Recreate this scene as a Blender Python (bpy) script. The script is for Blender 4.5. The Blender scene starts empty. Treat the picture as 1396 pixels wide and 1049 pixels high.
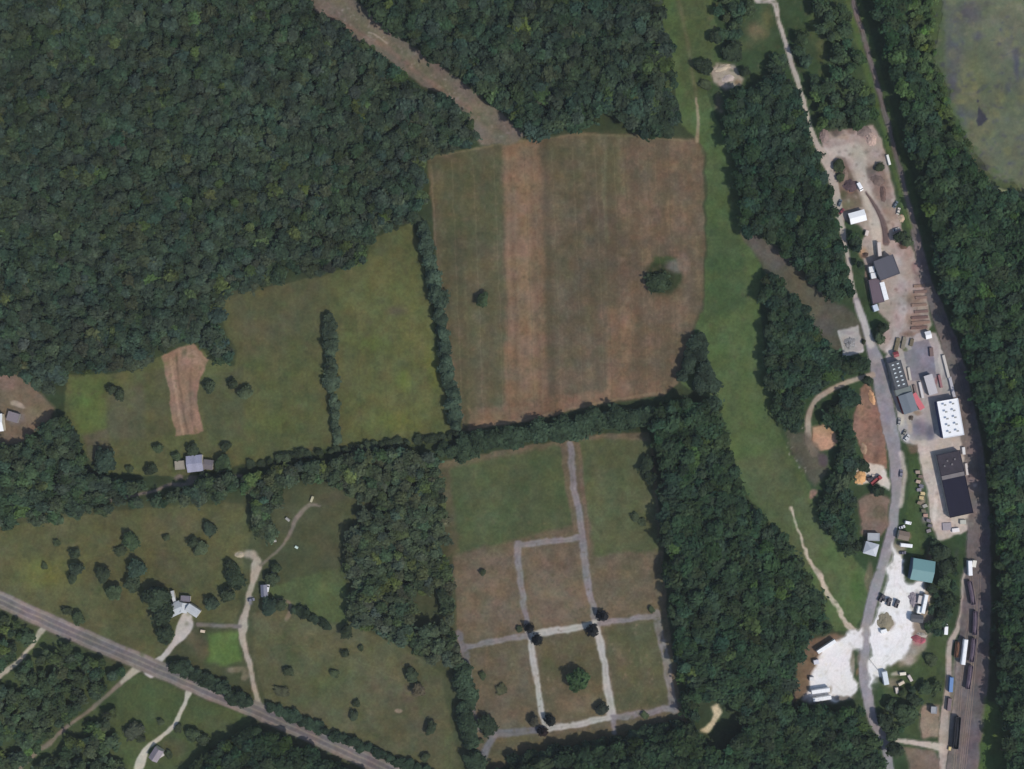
import bpy, bmesh, math, random
import numpy as np
random.seed(7); rng = np.random.default_rng(7)
SC = bpy.context.scene; COL = SC.collection
R = math.radians
M = 0.5            # metres per photograph pixel on the ground
H = 825.0          # height of the aircraft above the ground
CX, CY = 698.0, 524.5
def at(px, py, z=0.0):
    k = 1.0 - z / H
    return ((px - CX) * M * k, (CY - py) * M * k)

# ------------------------------------------------------------------ colour
EXPO = np.array([1.00, 1.01, 1.10])      # what a white sheet on the ground renders as
def lin(c):
    c = np.asarray(c, dtype=float) / 255.0
    return np.where(c <= 0.04045, c / 12.92, ((c + 0.055) / 1.055) ** 2.4)
AIR = np.array([0.0058, 0.0065, 0.0085])  # light the air adds on its own
def alb(c): return np.clip((lin(c) - AIR) / EXPO, 0.004, 0.86)

# ------------------------------------------------------------------ tagging
def tag(o, label=None, cat=None, group=None, kind=None):
    if label: o['label'] = label
    if cat: o['category'] = cat
    if group: o['group'] = group
    if kind: o['kind'] = kind
    return o
def thing(name, label, cat, loc=(0, 0, 0), rz=0.0, group=None):
    o = bpy.data.objects.new(name, None); COL.objects.link(o)
    o.empty_display_size = 0.5
    o.location = loc; o.rotation_euler = (0, 0, rz)
    return tag(o, label, cat, group)

# ------------------------------------------------------------------ materials
def new_mat(name):
    m = bpy.data.materials.new(name); m.use_nodes = True
    nt = m.node_tree; b = nt.nodes['Principled BSDF']
    return m, nt, b
_mats = {}
def mat(col, rough=0.7, metal=0.0, var=0.18, scale=0.35, streak=None, spec=0.3):
    key = (tuple(col), rough, metal, var, scale, streak)
    if key in _mats: return _mats[key]
    m, nt, b = new_mat('paint_%d' % len(_mats))
    a = alb(col)
    tc = nt.nodes.new('ShaderNodeTexCoord'); mp = nt.nodes.new('ShaderNodeMapping')
    if streak: mp.inputs['Scale'].default_value = streak
    n = nt.nodes.new('ShaderNodeTexNoise'); n.inputs['Scale'].default_value = scale; n.inputs['Detail'].default_value = 6
    n2 = nt.nodes.new('ShaderNodeTexNoise'); n2.inputs['Scale'].default_value = scale * 7; n2.inputs['Detail'].default_value = 3
    ad = nt.nodes.new('ShaderNodeMath'); ad.operation = 'ADD'
    mr = nt.nodes.new('ShaderNodeMapRange')
    mr.inputs['From Min'].default_value = 0.6; mr.inputs['From Max'].default_value = 1.4
    mr.inputs['To Min'].default_value = 1 - var; mr.inputs['To Max'].default_value = 1 + var
    mx = nt.nodes.new('ShaderNodeVectorMath'); mx.operation = 'SCALE'
    mx.inputs[0].default_value = tuple(a)
    nt.links.new(tc.outputs['Object'], mp.inputs['Vector'])
    nt.links.new(mp.outputs['Vector'], n.inputs['Vector']); nt.links.new(tc.outputs['Object'], n2.inputs['Vector'])
    nt.links.new(n.outputs['Fac'], ad.inputs[0]); nt.links.new(n2.outputs['Fac'], ad.inputs[1])
    nt.links.new(ad.outputs[0], mr.inputs['Value']); nt.links.new(mr.outputs[0], mx.inputs['Scale'])
    nt.links.new(mx.outputs[0], b.inputs['Base Color'])
    b.inputs['Roughness'].default_value = rough; b.inputs['Metallic'].default_value = metal
    b.inputs['Specular IOR Level'].default_value = spec
    _mats[key] = m
    return m

def ground_material(name, rough=0.95, bump=0.25, spec=0.1, grain=0.16):
    m, nt, b = new_mat(name)
    at_ = nt.nodes.new('ShaderNodeAttribute'); at_.attribute_name = 'albedo'
    tc = nt.nodes.new('ShaderNodeTexCoord')
    n1 = nt.nodes.new('ShaderNodeTexNoise'); n1.inputs['Scale'].default_value = 0.55; n1.inputs['Detail'].default_value = 7; n1.inputs['Roughness'].default_value = 0.65
    mr = nt.nodes.new('ShaderNodeMapRange')
    mr.inputs['From Min'].default_value = 0.3; mr.inputs['From Max'].default_value = 0.7
    mr.inputs['To Min'].default_value = 1 - grain; mr.inputs['To Max'].default_value = 1 + grain
    mx = nt.nodes.new('ShaderNodeVectorMath'); mx.operation = 'SCALE'
    nt.links.new(tc.outputs['Object'], n1.inputs['Vector'])
    nt.links.new(n1.outputs['Fac'], mr.inputs['Value'])
    nt.links.new(at_.outputs['Color'], mx.inputs[0]); nt.links.new(mr.outputs[0], mx.inputs['Scale'])
    nt.links.new(mx.outputs[0], b.inputs['Base Color'])
    if bump:
        bp = nt.nodes.new('ShaderNodeBump'); bp.inputs['Strength'].default_value = bump; bp.inputs['Distance'].default_value = 0.6
        nt.links.new(n1.outputs['Fac'], bp.inputs['Height']); nt.links.new(bp.outputs['Normal'], b.inputs['Normal'])
    b.inputs['Roughness'].default_value = rough; b.inputs['Specular IOR Level'].default_value = spec
    return m

def leaf_material(name, source):
    m, nt, b = new_mat(name)
    if source == 'object':
        oi = nt.nodes.new('ShaderNodeObjectInfo'); colr = oi.outputs['Color']
    else:
        oi = nt.nodes.new('ShaderNodeAttribute'); oi.attribute_name = 'albedo'; colr = oi.outputs['Color']
    ge = nt.nodes.new('ShaderNodeNewGeometry')
    n1 = nt.nodes.new('ShaderNodeTexNoise'); n1.inputs['Scale'].default_value = 0.45; n1.inputs['Detail'].default_value = 4
    mr = nt.nodes.new('ShaderNodeMapRange')
    mr.inputs['From Min'].default_value = 0.3; mr.inputs['From Max'].default_value = 0.7
    mr.inputs['To Min'].default_value = 0.74; mr.inputs['To Max'].default_value = 1.26
    mx = nt.nodes.new('ShaderNodeVectorMath'); mx.operation = 'SCALE'
    nt.links.new(ge.outputs['Position'], n1.inputs['Vector']); nt.links.new(n1.outputs['Fac'], mr.inputs['Value'])
    n2 = nt.nodes.new('ShaderNodeTexNoise'); n2.inputs['Scale'].default_value = 0.11; n2.inputs['Detail'].default_value = 3
    nt.links.new(ge.outputs['Position'], n2.inputs['Vector'])
    mr2 = nt.nodes.new('ShaderNodeMapRange')
    mr2.inputs['From Min'].default_value = 0.3; mr2.inputs['From Max'].default_value = 0.7
    mr2.inputs['To Min'].default_value = 0.6; mr2.inputs['To Max'].default_value = 1.45
    mu = nt.nodes.new('ShaderNodeMath'); mu.operation = 'MULTIPLY'
    nt.links.new(n2.outputs['Fac'], mr2.inputs['Value']); nt.links.new(mr.outputs[0], mu.inputs[0]); nt.links.new(mr2.outputs[0], mu.inputs[1])
    nt.links.new(colr, mx.inputs[0]); nt.links.new(mu.outputs[0], mx.inputs['Scale'])
    nt.links.new(mx.outputs[0], b.inputs['Base Color'])
    b.inputs['Roughness'].default_value = 0.85; b.inputs['Specular IOR Level'].default_value = 0.12
    return m
LEAF_OBJ = leaf_material('tree_leaves', 'object')
LEAF_ATT = leaf_material('woodland_leaves', 'attribute')
BARK = mat((92, 82, 70), 0.9, 0, 0.3, 2.0)

# ------------------------------------------------------------------ ground colour raster (true surface colours, one cell per photograph pixel)
X0, Y0, X1, Y1 = -170, -150, 1566, 1200
W_, H_ = X1 - X0 + 1, Y1 - Y0 + 1
def vnoise(sx, sy=None, seed=0):
    sy = sy or sx
    r = np.random.default_rng(seed)
    gh, gw = int(H_ / sy) + 3, int(W_ / sx) + 3
    g = r.random((gh, gw)).astype(np.float32)
    ys = np.arange(H_) / sy; xs = np.arange(W_) / sx
    iy = ys.astype(int); ix = xs.astype(int)
    fy = (ys - iy).astype(np.float32); fx = (xs - ix).astype(np.float32)
    fy = fy * fy * (3 - 2 * fy); fx = fx * fx * (3 - 2 * fx)
    t = g[iy][:, ix] * (1 - fx) + g[iy][:, ix + 1] * fx
    u = g[iy + 1][:, ix] * (1 - fx) + g[iy + 1][:, ix + 1] * fx
    return (t * (1 - fy[:, None]) + u * fy[:, None]) * 2 - 1
YY, XX = np.mgrid[Y0:Y1 + 1, X0:X1 + 1].astype(np.float32)
WX = XX + 2.2 * vnoise(16, seed=1) + 1.0 * vnoise(5, seed=2)
WY = YY + 2.2 * vnoise(16, seed=3) + 1.0 * vnoise(5, seed=4)
N_BIG = vnoise(70, seed=5) * 0.6 + vnoise(28, seed=6) * 0.4
N_MID = vnoise(13, seed=7) * 0.6 + vnoise(6, seed=8) * 0.4
N_FINE = vnoise(3, seed=9) * 0.6 + vnoise(1.5, seed=10) * 0.4
C = np.zeros((H_, W_, 3), np.float32); C[:] = (58, 68, 50)

def window(pts, pad):
    xs = [p[0] for p in pts]; ys = [p[1] for p in pts]
    x0 = max(int(min(xs) - pad) - X0, 0); x1 = min(int(max(xs) + pad) - X0 + 1, W_)
    y0 = max(int(min(ys) - pad) - Y0, 0); y1 = min(int(max(ys) + pad) - Y0 + 1, H_)
    return (slice(y0, y1), slice(x0, x1))
def seg_d2(px, py, a, b):
    dx, dy = b[0] - a[0], b[1] - a[1]
    L = dx * dx + dy * dy + 1e-9
    t = np.clip(((px - a[0]) * dx + (py - a[1]) * dy) / L, 0, 1)
    return (px - a[0] - t * dx) ** 2 + (py - a[1] - t * dy) ** 2, t
def sd_poly_xy(pts, px, py):
    d = np.full(px.shape, 1e12, np.float32); ins = np.zeros(px.shape, bool)
    n = len(pts)
    for i in range(n):
        a, b = pts[i], pts[(i + 1) % n]
        q, _ = seg_d2(px, py, a, b); d = np.minimum(d, q)
        if a[1] != b[1]:
            c = ((a[1] > py) != (b[1] > py)) & (px < (b[0] - a[0]) * (py - a[1]) / (b[1] - a[1]) + a[0])
            ins ^= c
    d = np.sqrt(d)
    return np.where(ins, -d, d)
def smooth_line(pts, n=6):
    out = []
    P = [pts[0]] + list(pts) + [pts[-1]]
    for i in range(1, len(P) - 2):
        p0, p1, p2, p3 = [np.array(P[k], float) for k in (i - 1, i, i + 1, i + 2)]
        for k in range(n):
            t = k / n
            out.append(tuple(0.5 * ((2 * p1) + (-p0 + p2) * t + (2 * p0 - 5 * p1 + 4 * p2 - p3) * t * t + (-p0 + 3 * p1 - 3 * p2 + p3) * t ** 3)))
    out.append(tuple(float(v) for v in pts[-1]))
    return out
def sd_line_xy(pts, px, py):      # pts carry (x, y, width)
    best = np.full(px.shape, 1e9, np.float32)
    for a, b in zip(pts[:-1], pts[1:]):
        q, t = seg_d2(px, py, a, b)
        best = np.minimum(best, np.sqrt(q) - 0.5 * (a[2] + (b[2] - a[2]) * t))
    return best
def ss(x): x = np.clip(x, 0, 1); return x * x * (3 - 2 * x)

class Area:
    def __init__(s, pts, line=False, warp=1.0):
        s.line = line
        s.pts = smooth_line(pts) if line else pts
        s.win = window(s.pts, 30)
        px = XX[s.win] + warp * (WX[s.win] - XX[s.win]); py = YY[s.win] + warp * (WY[s.win] - YY[s.win])
        s.sd = (sd_line_xy if line else sd_poly_xy)(s.pts, px, py)
    def paint(s, col, soft=3.0, a=1.0, noise=None, thr=0.0):
        m = ss(0.5 - s.sd / soft) * a
        if noise is not None: m = m * ss((noise[s.win] - thr) * 2.5 + 0.5)
        C[s.win] = C[s.win] * (1 - m[..., None]) + np.array(col, np.float32) * m[..., None]
        return s
def poly(pts, col, soft=3.0, a=1.0, warp=1.0, **k): return Area(pts, False, warp).paint(col, soft, a, **k)
def line(pts, col, w=6, soft=2.5, a=1.0, warp=0.5, **k):
    pts = [(p[0], p[1], p[2] if len(p) > 2 else w) for p in pts]
    return Area(pts, True, warp).paint(col, soft, a, **k)
def blob(x, y, rx, ry, col, a=0.8, ang=0, hard=0.5):
    r = max(rx, ry) + 8
    win = window([(x - r, y - r), (x + r, y + r)], 2)
    dx, dy = WX[win] - x, WY[win] - y
    c, s = math.cos(R(ang)), math.sin(R(ang))
    u = (dx * c - dy * s) / rx; v = (dx * s + dy * c) / ry
    d = np.sqrt(u * u + v * v)
    m = ss((1 - d) / max(1e-3, 1 - hard) * 1.0 + 0.0) * a
    C[win] = C[win] * (1 - m[..., None]) + np.array(col, np.float32) * m[..., None]

SHEETS = []      # (name, Area, z, material key, label, category)
def sheet(name, area, z, label, cat, key='soil'): SHEETS.append((name, area, z, key, label, cat)); return area

# ---- base tints of open country
poly([(-170, 700), (340, 680), (470, 640), (620, 640), (660, 1200), (-170, 1200)], (74, 78, 58), 30)
poly([(900, -150), (1250, -150), (1320, 400), (1340, 1200), (1180, 1200), (1150, 700), (1000, 640), (960, 200)], (60, 76, 54), 20)
poly([(1150, 690), (1340, 690), (1340, 1060), (1190, 1060)], (58, 74, 52), 12)

# ---- green pasture in the west
PASTURE = [(303, 408), (370, 392), (440, 375), (500, 357), (512, 325), (560, 303), (572, 330), (588, 430), (602, 500), (616, 592), (560, 606), (450, 612), (380, 624), (300, 642), (240, 650), (150, 645), (120, 625), (100, 590), (88, 560), (92, 510), (150, 510), (190, 503), (225, 483), (260, 466), (292, 488), (318, 500), (322, 478), (306, 450)]
pasture = sheet('field', poly(PASTURE, (88, 91, 63), 3), 0.02, 'large olive green pasture west of the brown hayfield, split by a thin tree row', 'field', 'grass')
poly([(300, 400), (440, 380), (440, 470), (330, 500)], (85, 84, 66), 50, 0.7)
poly([(330, 500), (430, 440), (440, 600), (330, 620)], (84, 90, 60), 40, 0.6)
poly([(470, 380), (570, 320), (600, 500), (600, 595), (470, 600)], (95, 97, 62), 60, 0.6)
blob(590, 500, 16, 70, (96, 104, 58), 0.7, 6, 0.1); blob(545, 575, 60, 25, (97, 104, 58), 0.65, 0, 0.1); blob(510, 470, 40, 20, (92, 102, 58), .6, 0, .1); blob(550, 520, 16, 26, (98, 108, 56), .6, 0, .1)
blob(540, 425, 22, 12, (92, 82, 70), 0.7, 0, 0.1); blob(560, 405, 12, 20, (98, 104, 66), 0.5, 0, 0.1)
blob(380, 575, 45, 22, (94, 98, 58), .6, 0, .1); blob(515, 340, 20, 14, (80, 84, 64), .5)
poly([(97, 516), (143, 514), (147, 588), (110, 592), (97, 560)], (86, 102, 60), 24, 0.85); blob(118, 545, 14, 22, (94, 112, 62), .6, 0, 0)
poly([(146, 535), (195, 525), (200, 600), (150, 600)], (90, 88, 72), 12, .7)
poly([(112, 592), (150, 585), (152, 628), (122, 628)], (92, 86, 74), 8, .8)
poly([(196, 510), (228, 500), (236, 590), (205, 600)], (84, 82, 62), 10, .6)
poly([(270, 520), (330, 500), (335, 600), (280, 590)], (78, 82, 62), 10, .6)
tilled = sheet('field', poly([(220, 487), (240, 474), (264, 470), (284, 490), (274, 515), (268, 540), (276, 590), (240, 595), (231, 540)], (138, 113, 98), 3), 0.045, 'narrow bare pinkish brown tilled strip in the western pasture', 'field')
line([(232, 490), (240, 540), (250, 592)], (160, 132, 114), 4, 3, .8); line([(240, 482), (247, 540), (256, 590)], (112, 92, 80), 3, 3, .8); line([(262, 478), (259, 540), (266, 590)], (118, 96, 84), 3, 3, .7)
blob(262, 490, 16, 14, (152, 126, 112), .6)

# ---- brown hayfield
HAY = [(583, 217), (640, 203), (690, 195), (745, 187), (800, 181), (880, 184), (947, 190), (958, 213), (961, 330), (956, 418), (936, 470), (926, 522), (905, 538), (850, 545), (790, 556), (735, 571), (680, 580), (632, 588), (620, 540), (611, 470), (600, 380), (590, 300)]
hay = sheet('field', poly(HAY, (100, 89, 74), 3), 0.02, 'large brown mown hayfield with pale vertical stripes in the centre', 'field')
poly([(583, 217), (686, 196), (690, 400), (690, 580), (632, 588), (600, 380)], (86, 83, 65), 10, .9)
poly([(598, 225), (684, 205), (684, 330), (604, 330)], (80, 82, 60), 25, .6)
poly([(684, 196), (738, 188), (742, 380), (748, 560), (688, 578), (690, 400)], (124, 102, 84), 10, .95)
line([(716, 200), (722, 380), (730, 560)], (138, 115, 94), 9, 8, .7); line([(700, 330), (703, 470), (700, 560)], (112, 94, 78), 7, 6, .6)
poly([(742, 190), (830, 182), (832, 540), (752, 560)], (97, 87, 73), 14, .8)
poly([(742, 190), (850, 180), (850, 260), (745, 270)], (92, 88, 68), 20, .7)
poly([(850, 186), (958, 192), (960, 420), (925, 520), (850, 540)], (108, 93, 77), 20, .85)
poly([(830, 420), (870, 420), (850, 540), (828, 545)], (126, 102, 84), 10, .7)
poly([(640, 560), (735, 545), (900, 520), (905, 536), (735, 570), (640, 586)], (122, 98, 82), 8, .7)
line([(826, 190), (824, 260), (828, 330)], (108, 104, 84), 5, 5, .7); line([(760, 270), (765, 420), (770, 540)], (104, 92, 78), 4, 5, .6)
line([(588, 228), (594, 330), (612, 470), (634, 584)], (112, 102, 84), 2, 3, .7); line([(590, 214), (690, 196), (800, 184), (945, 192)], (112, 104, 82), 3, 3, .7)
line([(640, 586), (735, 568), (850, 543), (905, 535)], (130, 112, 92), 3, 3, .8)
blob(780, 330, 34, 60, (90, 86, 66), .6, 0, 0); blob(800, 430, 30, 50, (90, 82, 66), .6, 0, 0); blob(765, 400, 14, 20, (118, 112, 98), .5, 0, 0)
blob(905, 376, 30, 29, (54, 64, 46), .95, 0, .7); blob(905, 354, 20, 9, (70, 84, 54), .8); blob(918, 364, 17, 14, (112, 106, 102), .95, -15, .3); blob(932, 360, 12, 20, (126, 106, 96), .7); blob(935, 410, 16, 30, (124, 102, 88), .6, 0, 0)
blob(735, 260, 60, 120, (104, 92, 76), .2, 0, 0)
# mown stripes, running up the field
_u = WX[hay.win] - 0.03 * (WY[hay.win] - 200)
_r = np.random.default_rng(21)
_s1 = np.interp(_u, np.arange(540, 1000, 5), _r.random(92) * 2 - 1) * 0.055 + np.interp(_u, np.arange(540, 1000, 14), _r.random(33) * 2 - 1) * 0.05
_m = ss(0.5 - hay.sd / 6)
C[hay.win] *= (1 + (_s1 * _m * (0.7 + 0.6 * N_MID[hay.win])))[..., None]

# ---- long grass strip east of the hayfield
STRIP = [(904, -150), (966, -150), (972, 0), (985, 80), (962, 128), (985, 180), (1002, 222), (1008, 290), (1012, 318), (1040, 330), (1036, 360), (1038, 440), (1044, 520), (1066, 600), (1095, 640), (1112, 690), (1140, 730), (1170, 768), (1186, 785), (1178, 830), (1164, 862), (1138, 862), (1108, 800), (1058, 722), (1023, 682), (1003, 640), (990, 590), (980, 540), (955, 540), (938, 530), (930, 522), (940, 470), (960, 420), (964, 300), (962, 210), (950, 190), (930, 170), (920, 130), (914, 75), (904, 40)]
strip = sheet('field', poly(STRIP, (81, 97, 64), 3), 0.02, 'long narrow green grass strip running between the hayfield and the eastern woods', 'meadow', 'grass')
poly([(915, -150), (965, -150), (970, 90), (945, 150), (925, 100)], (78, 88, 60), 14, .8); line([(925, 0), (938, 60), (948, 130)], (102, 100, 76), 5, 6, .7)
poly([(985, 520), (1040, 480), (1075, 620), (1015, 640)], (78, 92, 62), 20, .6); poly([(965, 300), (1010, 330), (1020, 420), (965, 430)], (66, 84, 58), 15, .6)
poly([(1000, 630), (1070, 610), (1130, 740), (1100, 780), (1040, 700)], (84, 90, 68), 16, .6); blob(1130, 800, 20, 30, (78, 84, 60), .6); blob(1168, 800, 12, 26, (74, 96, 58), .7); blob(1185, 790, 8, 30, (126, 108, 94), .6)
p1 = sheet('path', line([(949, 134, 3), (952, 160, 4), (950, 193, 5)], (138, 128, 106), soft=2.5), 0.045, 'short pale dirt path at the north end of the grass strip', 'path')
p2 = sheet('path', line([(1077, 690, 4), (1086, 720, 3), (1100, 755, 4), (1122, 792, 6), (1148, 842, 7), (1166, 868, 9)], (186, 174, 160), soft=3, warp=1.3), 0.045, 'thin whitish dirt path running down the grass strip to the white lot', 'path')
# ---- power line cut
cut = sheet('clearing', poly([(1010, 318), (1045, 328), (1085, 358), (1130, 405), (1165, 425), (1185, 470), (1140, 480), (1110, 452), (1090, 418), (1062, 388), (1040, 368)], (88, 86, 76), 7), 0.03, 'grey brown cleared strip cutting through the woods toward the square pad', 'clearing')
poly([(1010, 318), (1050, 330), (1080, 356), (1050, 370)], (104, 97, 93), 8, .8); poly([(1085, 360), (1130, 405), (1110, 440), (1075, 395)], (100, 96, 80), 8, .6); blob(1125, 445, 16, 20, (92, 84, 80), .7)
# ---- logged strip through the north woods
log_strip = sheet('clearing', poly([(405, -150), (480, -150), (478, -6), (495, 10), (520, 33), (560, 62), (610, 95), (640, 120), (680, 152), (716, 186), (700, 196), (655, 198), (640, 165), (600, 128), (560, 108), (520, 76), (476, 52), (466, 30), (432, 18), (418, -2)], (110, 102, 94), 4), 0.03, 'diagonal rocky grey brown clearing through the northern woods', 'clearing')
line([(450, -10), (500, 40), (560, 80), (620, 130), (690, 190)], (106, 102, 86), 12, 12, .8); line([(440, 20), (520, 62), (570, 100), (640, 150)], (126, 104, 98), 6, 8, .7); line([(503, 44), (512, 48), (527, 60)], (156, 146, 138), 2, 2, .8)
for _ in range(170):
    t = random.random(); x = 440 + 255 * t; y = -5 + 190 * t + random.uniform(-14, 14)
    blob(x, y, random.uniform(1.5, 5), random.uniform(1.5, 4), random.choice([(140, 132, 126), (88, 88, 74), (124, 108, 100), (98, 98, 80)]), .6, 0, 0)

# ---- cemetery
CEM = [(595, 630), (640, 621), (700, 611), (760, 601), (830, 591), (886, 591), (895, 640), (899, 700), (905, 760), (910, 840), (922, 920), (936, 988), (860, 1003), (760, 1026), (700, 1040), (655, 1060), (640, 990), (630, 930), (624, 880), (618, 760), (608, 690)]
cem = sheet('lawn', poly(CEM, (102, 93, 77), 3), 0.02, 'walled-in cemetery lawn, green in the north and dry brown in the south, crossed by paths', 'lawn', 'grass')
poly([(600, 640), (770, 605), (786, 715), (700, 735), (614, 760)], (79, 89, 63), 10, .95)
poly([(788, 600), (884, 594), (900, 750), (810, 758), (800, 690)], (87, 92, 66), 7, .95)
poly([(595, 630), (612, 630), (626, 750), (612, 760)], (96, 88, 74), 8, .7); line([(760, 606), (800, 596), (880, 598)], (110, 98, 82), 6, 5, .7)
line([(768, 608), (775, 660), (785, 720)], (112, 98, 84), 9, 4, .8); line([(789, 606), (797, 690), (803, 755)], (112, 96, 82), 5, 3, .8)
poly([(620, 755), (703, 748), (720, 860), (626, 875)], (110, 98, 84), 12, .7); poly([(708, 748), (793, 740), (810, 845), (724, 856)], (114, 100, 86), 12, .8)
poly([(806, 765), (902, 752), (908, 840), (818, 848)], (105, 95, 79), 12, .8); poly([(826, 855), (895, 845), (914, 960), (838, 972)], (84, 86, 64), 12, .8); blob(845, 895, 16, 30, (112, 98, 82), .6, 0, 0)
poly([(735, 870), (815, 860), (832, 970), (745, 984)], (92, 86, 66), 12, .7); poly([(640, 885), (722, 872), (738, 985), (650, 1000)], (105, 95, 79), 12, .7); blob(750, 910, 26, 24, (80, 84, 58), .6, 0, 0); blob(790, 960, 40, 18, (112, 98, 82), .6)
poly([(660, 1010), (930, 985), (930, 998), (660, 1050)], (92, 86, 66), 8, .8)
GP = (132, 126, 128); PP = (176, 172, 168)
def path(pts, col, w, label):
    a = line([(x, y, w) for x, y in pts], col, soft=4, warp=.8)
    line([(x, y, w * .22) for x, y in pts], [c * .9 for c in col], soft=2.5, a=.5, warp=1.2)
    for (xa, ya), (xb, yb) in zip(pts[:-1], pts[1:]):
        for _ in range(int(math.hypot(xb - xa, yb - ya) / 9)):
            t = random.random(); blob(xa + (xb - xa) * t + random.uniform(-5, 5), ya + (yb - ya) * t + random.uniform(-5, 5), random.uniform(1.5, 4), random.uniform(1.5, 4), random.choice([(100, 92, 76), [min(240, c * 1.12) for c in col], [c * .88 for c in col]]), .45, 0, 0)
    return sheet('path', a, 0.045, label, 'path', 'paved')
path([(777, 604), (783, 660), (793, 730), (803, 800), (813, 850)], GP, 9, 'grey path entering the cemetery from the tree row on its north side')
path([(813, 850), (822, 900), (834, 978)], PP, 10, 'broad whitish path along the east side of the central cemetery square')
path([(834, 978), (838, 1000)], GP, 6, 'short faded grey stub path at the south end of the cemetery')
path([(788, 733), (745, 740), (704, 745)], GP, 9, 'grey path along the top of the northern cemetery square')
path([(704, 741), (710, 800), (722, 862)], GP, 9, 'grey path along the west side of the northern cemetery square')
path([(722, 862), (732, 930), (742, 988)], PP, 9, 'whitish path along the west side of the central cemetery square')
path([(632, 882), (680, 874), (720, 866)], GP, 8, 'grey path from the western hedge to the central cemetery crossing')
path([(728, 864), (770, 858), (808, 851)], PP, 9, 'whitish path along the north side of the central cemetery square')
path([(818, 850), (860, 844), (896, 838)], GP, 8, 'grey cross path at the north side of the eastern cemetery plot')
path([(896, 836), (903, 880), (913, 930), (919, 968)], (124, 118, 116), 11, 'wide grey path along the eastern edge of the cemetery')
path([(916, 966), (880, 972), (838, 979)], GP, 9, 'grey path along the south side of the eastern cemetery plot')
path([(828, 980), (790, 987), (748, 993)], PP, 9, 'whitish path along the south side of the central cemetery square')
path([(738, 995), (700, 1000), (672, 1006), (655, 1048), (645, 1100)], (112, 108, 112), 10, 'grey path curving out of the southwest corner of the cemetery')
path([(626, 862), (634, 890), (640, 920), (645, 965), (652, 990), (672, 1004)], (118, 114, 116), 8, 'grey path along the western edge of the cemetery beside the hedge')
for _ in range(260):
    x = random.uniform(630, 905); y = random.uniform(745, 985)
    blob(x, y, random.uniform(1.5, 5), random.uniform(1.5, 5), random.choice([(122, 106, 88), (80, 80, 58), (112, 98, 82), (84, 80, 64)]), .45, 0, 0) if not (700 < x < 745 or 800 < x < 840) and abs(y - 865) > 18 else None

# ---- south-western meadows
NWM = [(-60, 720), (0, 718), (110, 702), (220, 690), (330, 685), (346, 720), (335, 755), (322, 852), (262, 848), (212, 905), (130, 868), (60, 838), (0, 806), (-60, 780)]
sheet('field', poly(NWM, (88, 89, 63), 4), 0.02, 'rough olive meadow dotted with trees north of the highway', 'meadow', 'grass')
blob(60, 780, 70, 34, (104, 106, 60), .9, 0, 0); blob(240, 715, 70, 22, (92, 86, 68), .7, 0, 0); blob(230, 770, 40, 30, (90, 85, 68), .6, 0, 0); blob(190, 860, 60, 26, (78, 84, 60), .7, 20, 0); blob(250, 790, 26, 16, (82, 84, 64), .6)
SEM = [(345, 835), (400, 832), (470, 852), (520, 868), (580, 900), (602, 920), (614, 990), (632, 1060), (560, 1045), (450, 1000), (362, 960), (346, 900)]
sheet('field', poly(SEM, (88, 89, 67), 4), 0.02, 'broad dry olive meadow between the highway and the cemetery hedge', 'meadow', 'grass')
blob(440, 930, 60, 40, (84, 90, 62), .7, 20, 0); blob(530, 940, 40, 50, (92, 86, 70), .6, 0, 0); blob(570, 990, 40, 40, (86, 80, 66), .6, 0, 0); blob(400, 890, 40, 40, (82, 88, 62), .6, 0, 0); blob(543, 968, 6, 4, (158, 136, 120), .9); blob(560, 945, 16, 18, (94, 82, 72), .6)
sheet('lawn', poly([(362, 800), (400, 790), (470, 770), (474, 850), (420, 842), (398, 832), (372, 815)], (80, 90, 62), 6), 0.022, 'mottled green lawn east of the small blue-roofed shed', 'lawn', 'grass')
blob(440, 800, 26, 20, (92, 104, 66), .6, 0, 0); poly([(370, 670), (470, 660), (472, 770), (390, 790), (360, 770)], (78, 82, 62), 16, .8); blob(440, 745, 30, 20, (84, 84, 62), .6); blob(445, 680, 30, 12, (82, 80, 64), .6)
sheet('lawn', poly([(283, 864), (326, 860), (330, 900), (306, 908), (282, 902)], (90, 110, 64), 9), 0.045, 'small bright green lawn plot beside the tan driveway', 'lawn', 'grass')
blob(322, 912, 16, 6, (142, 126, 110), .7); blob(335, 920, 6, 10, (150, 132, 116), .6); blob(262, 870, 18, 16, (112, 98, 84), .6, 0, 0); blob(275, 885, 12, 20, (92, 84, 68), .6)
sheet('lawn', poly([(186, 916), (256, 944), (330, 972), (350, 1000), (300, 1010), (250, 1060), (180, 1060), (156, 1010), (160, 940)], (75, 86, 58), 6), 0.02, 'green lawn around the lone house south of the highway', 'lawn', 'grass')
blob(205, 950, 30, 22, (78, 92, 60), .7, 0, 0); blob(300, 990, 36, 22, (84, 86, 64), .6, 0, 0); blob(235, 1020, 26, 18, (86, 84, 64), .6)

poly([(-170, 800), (-20, 826), (60, 862), (130, 892), (172, 916), (160, 945), (158, 1010), (180, 1060), (180, 1200), (-170, 1200)], (70, 82, 56), 10, .9)
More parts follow.
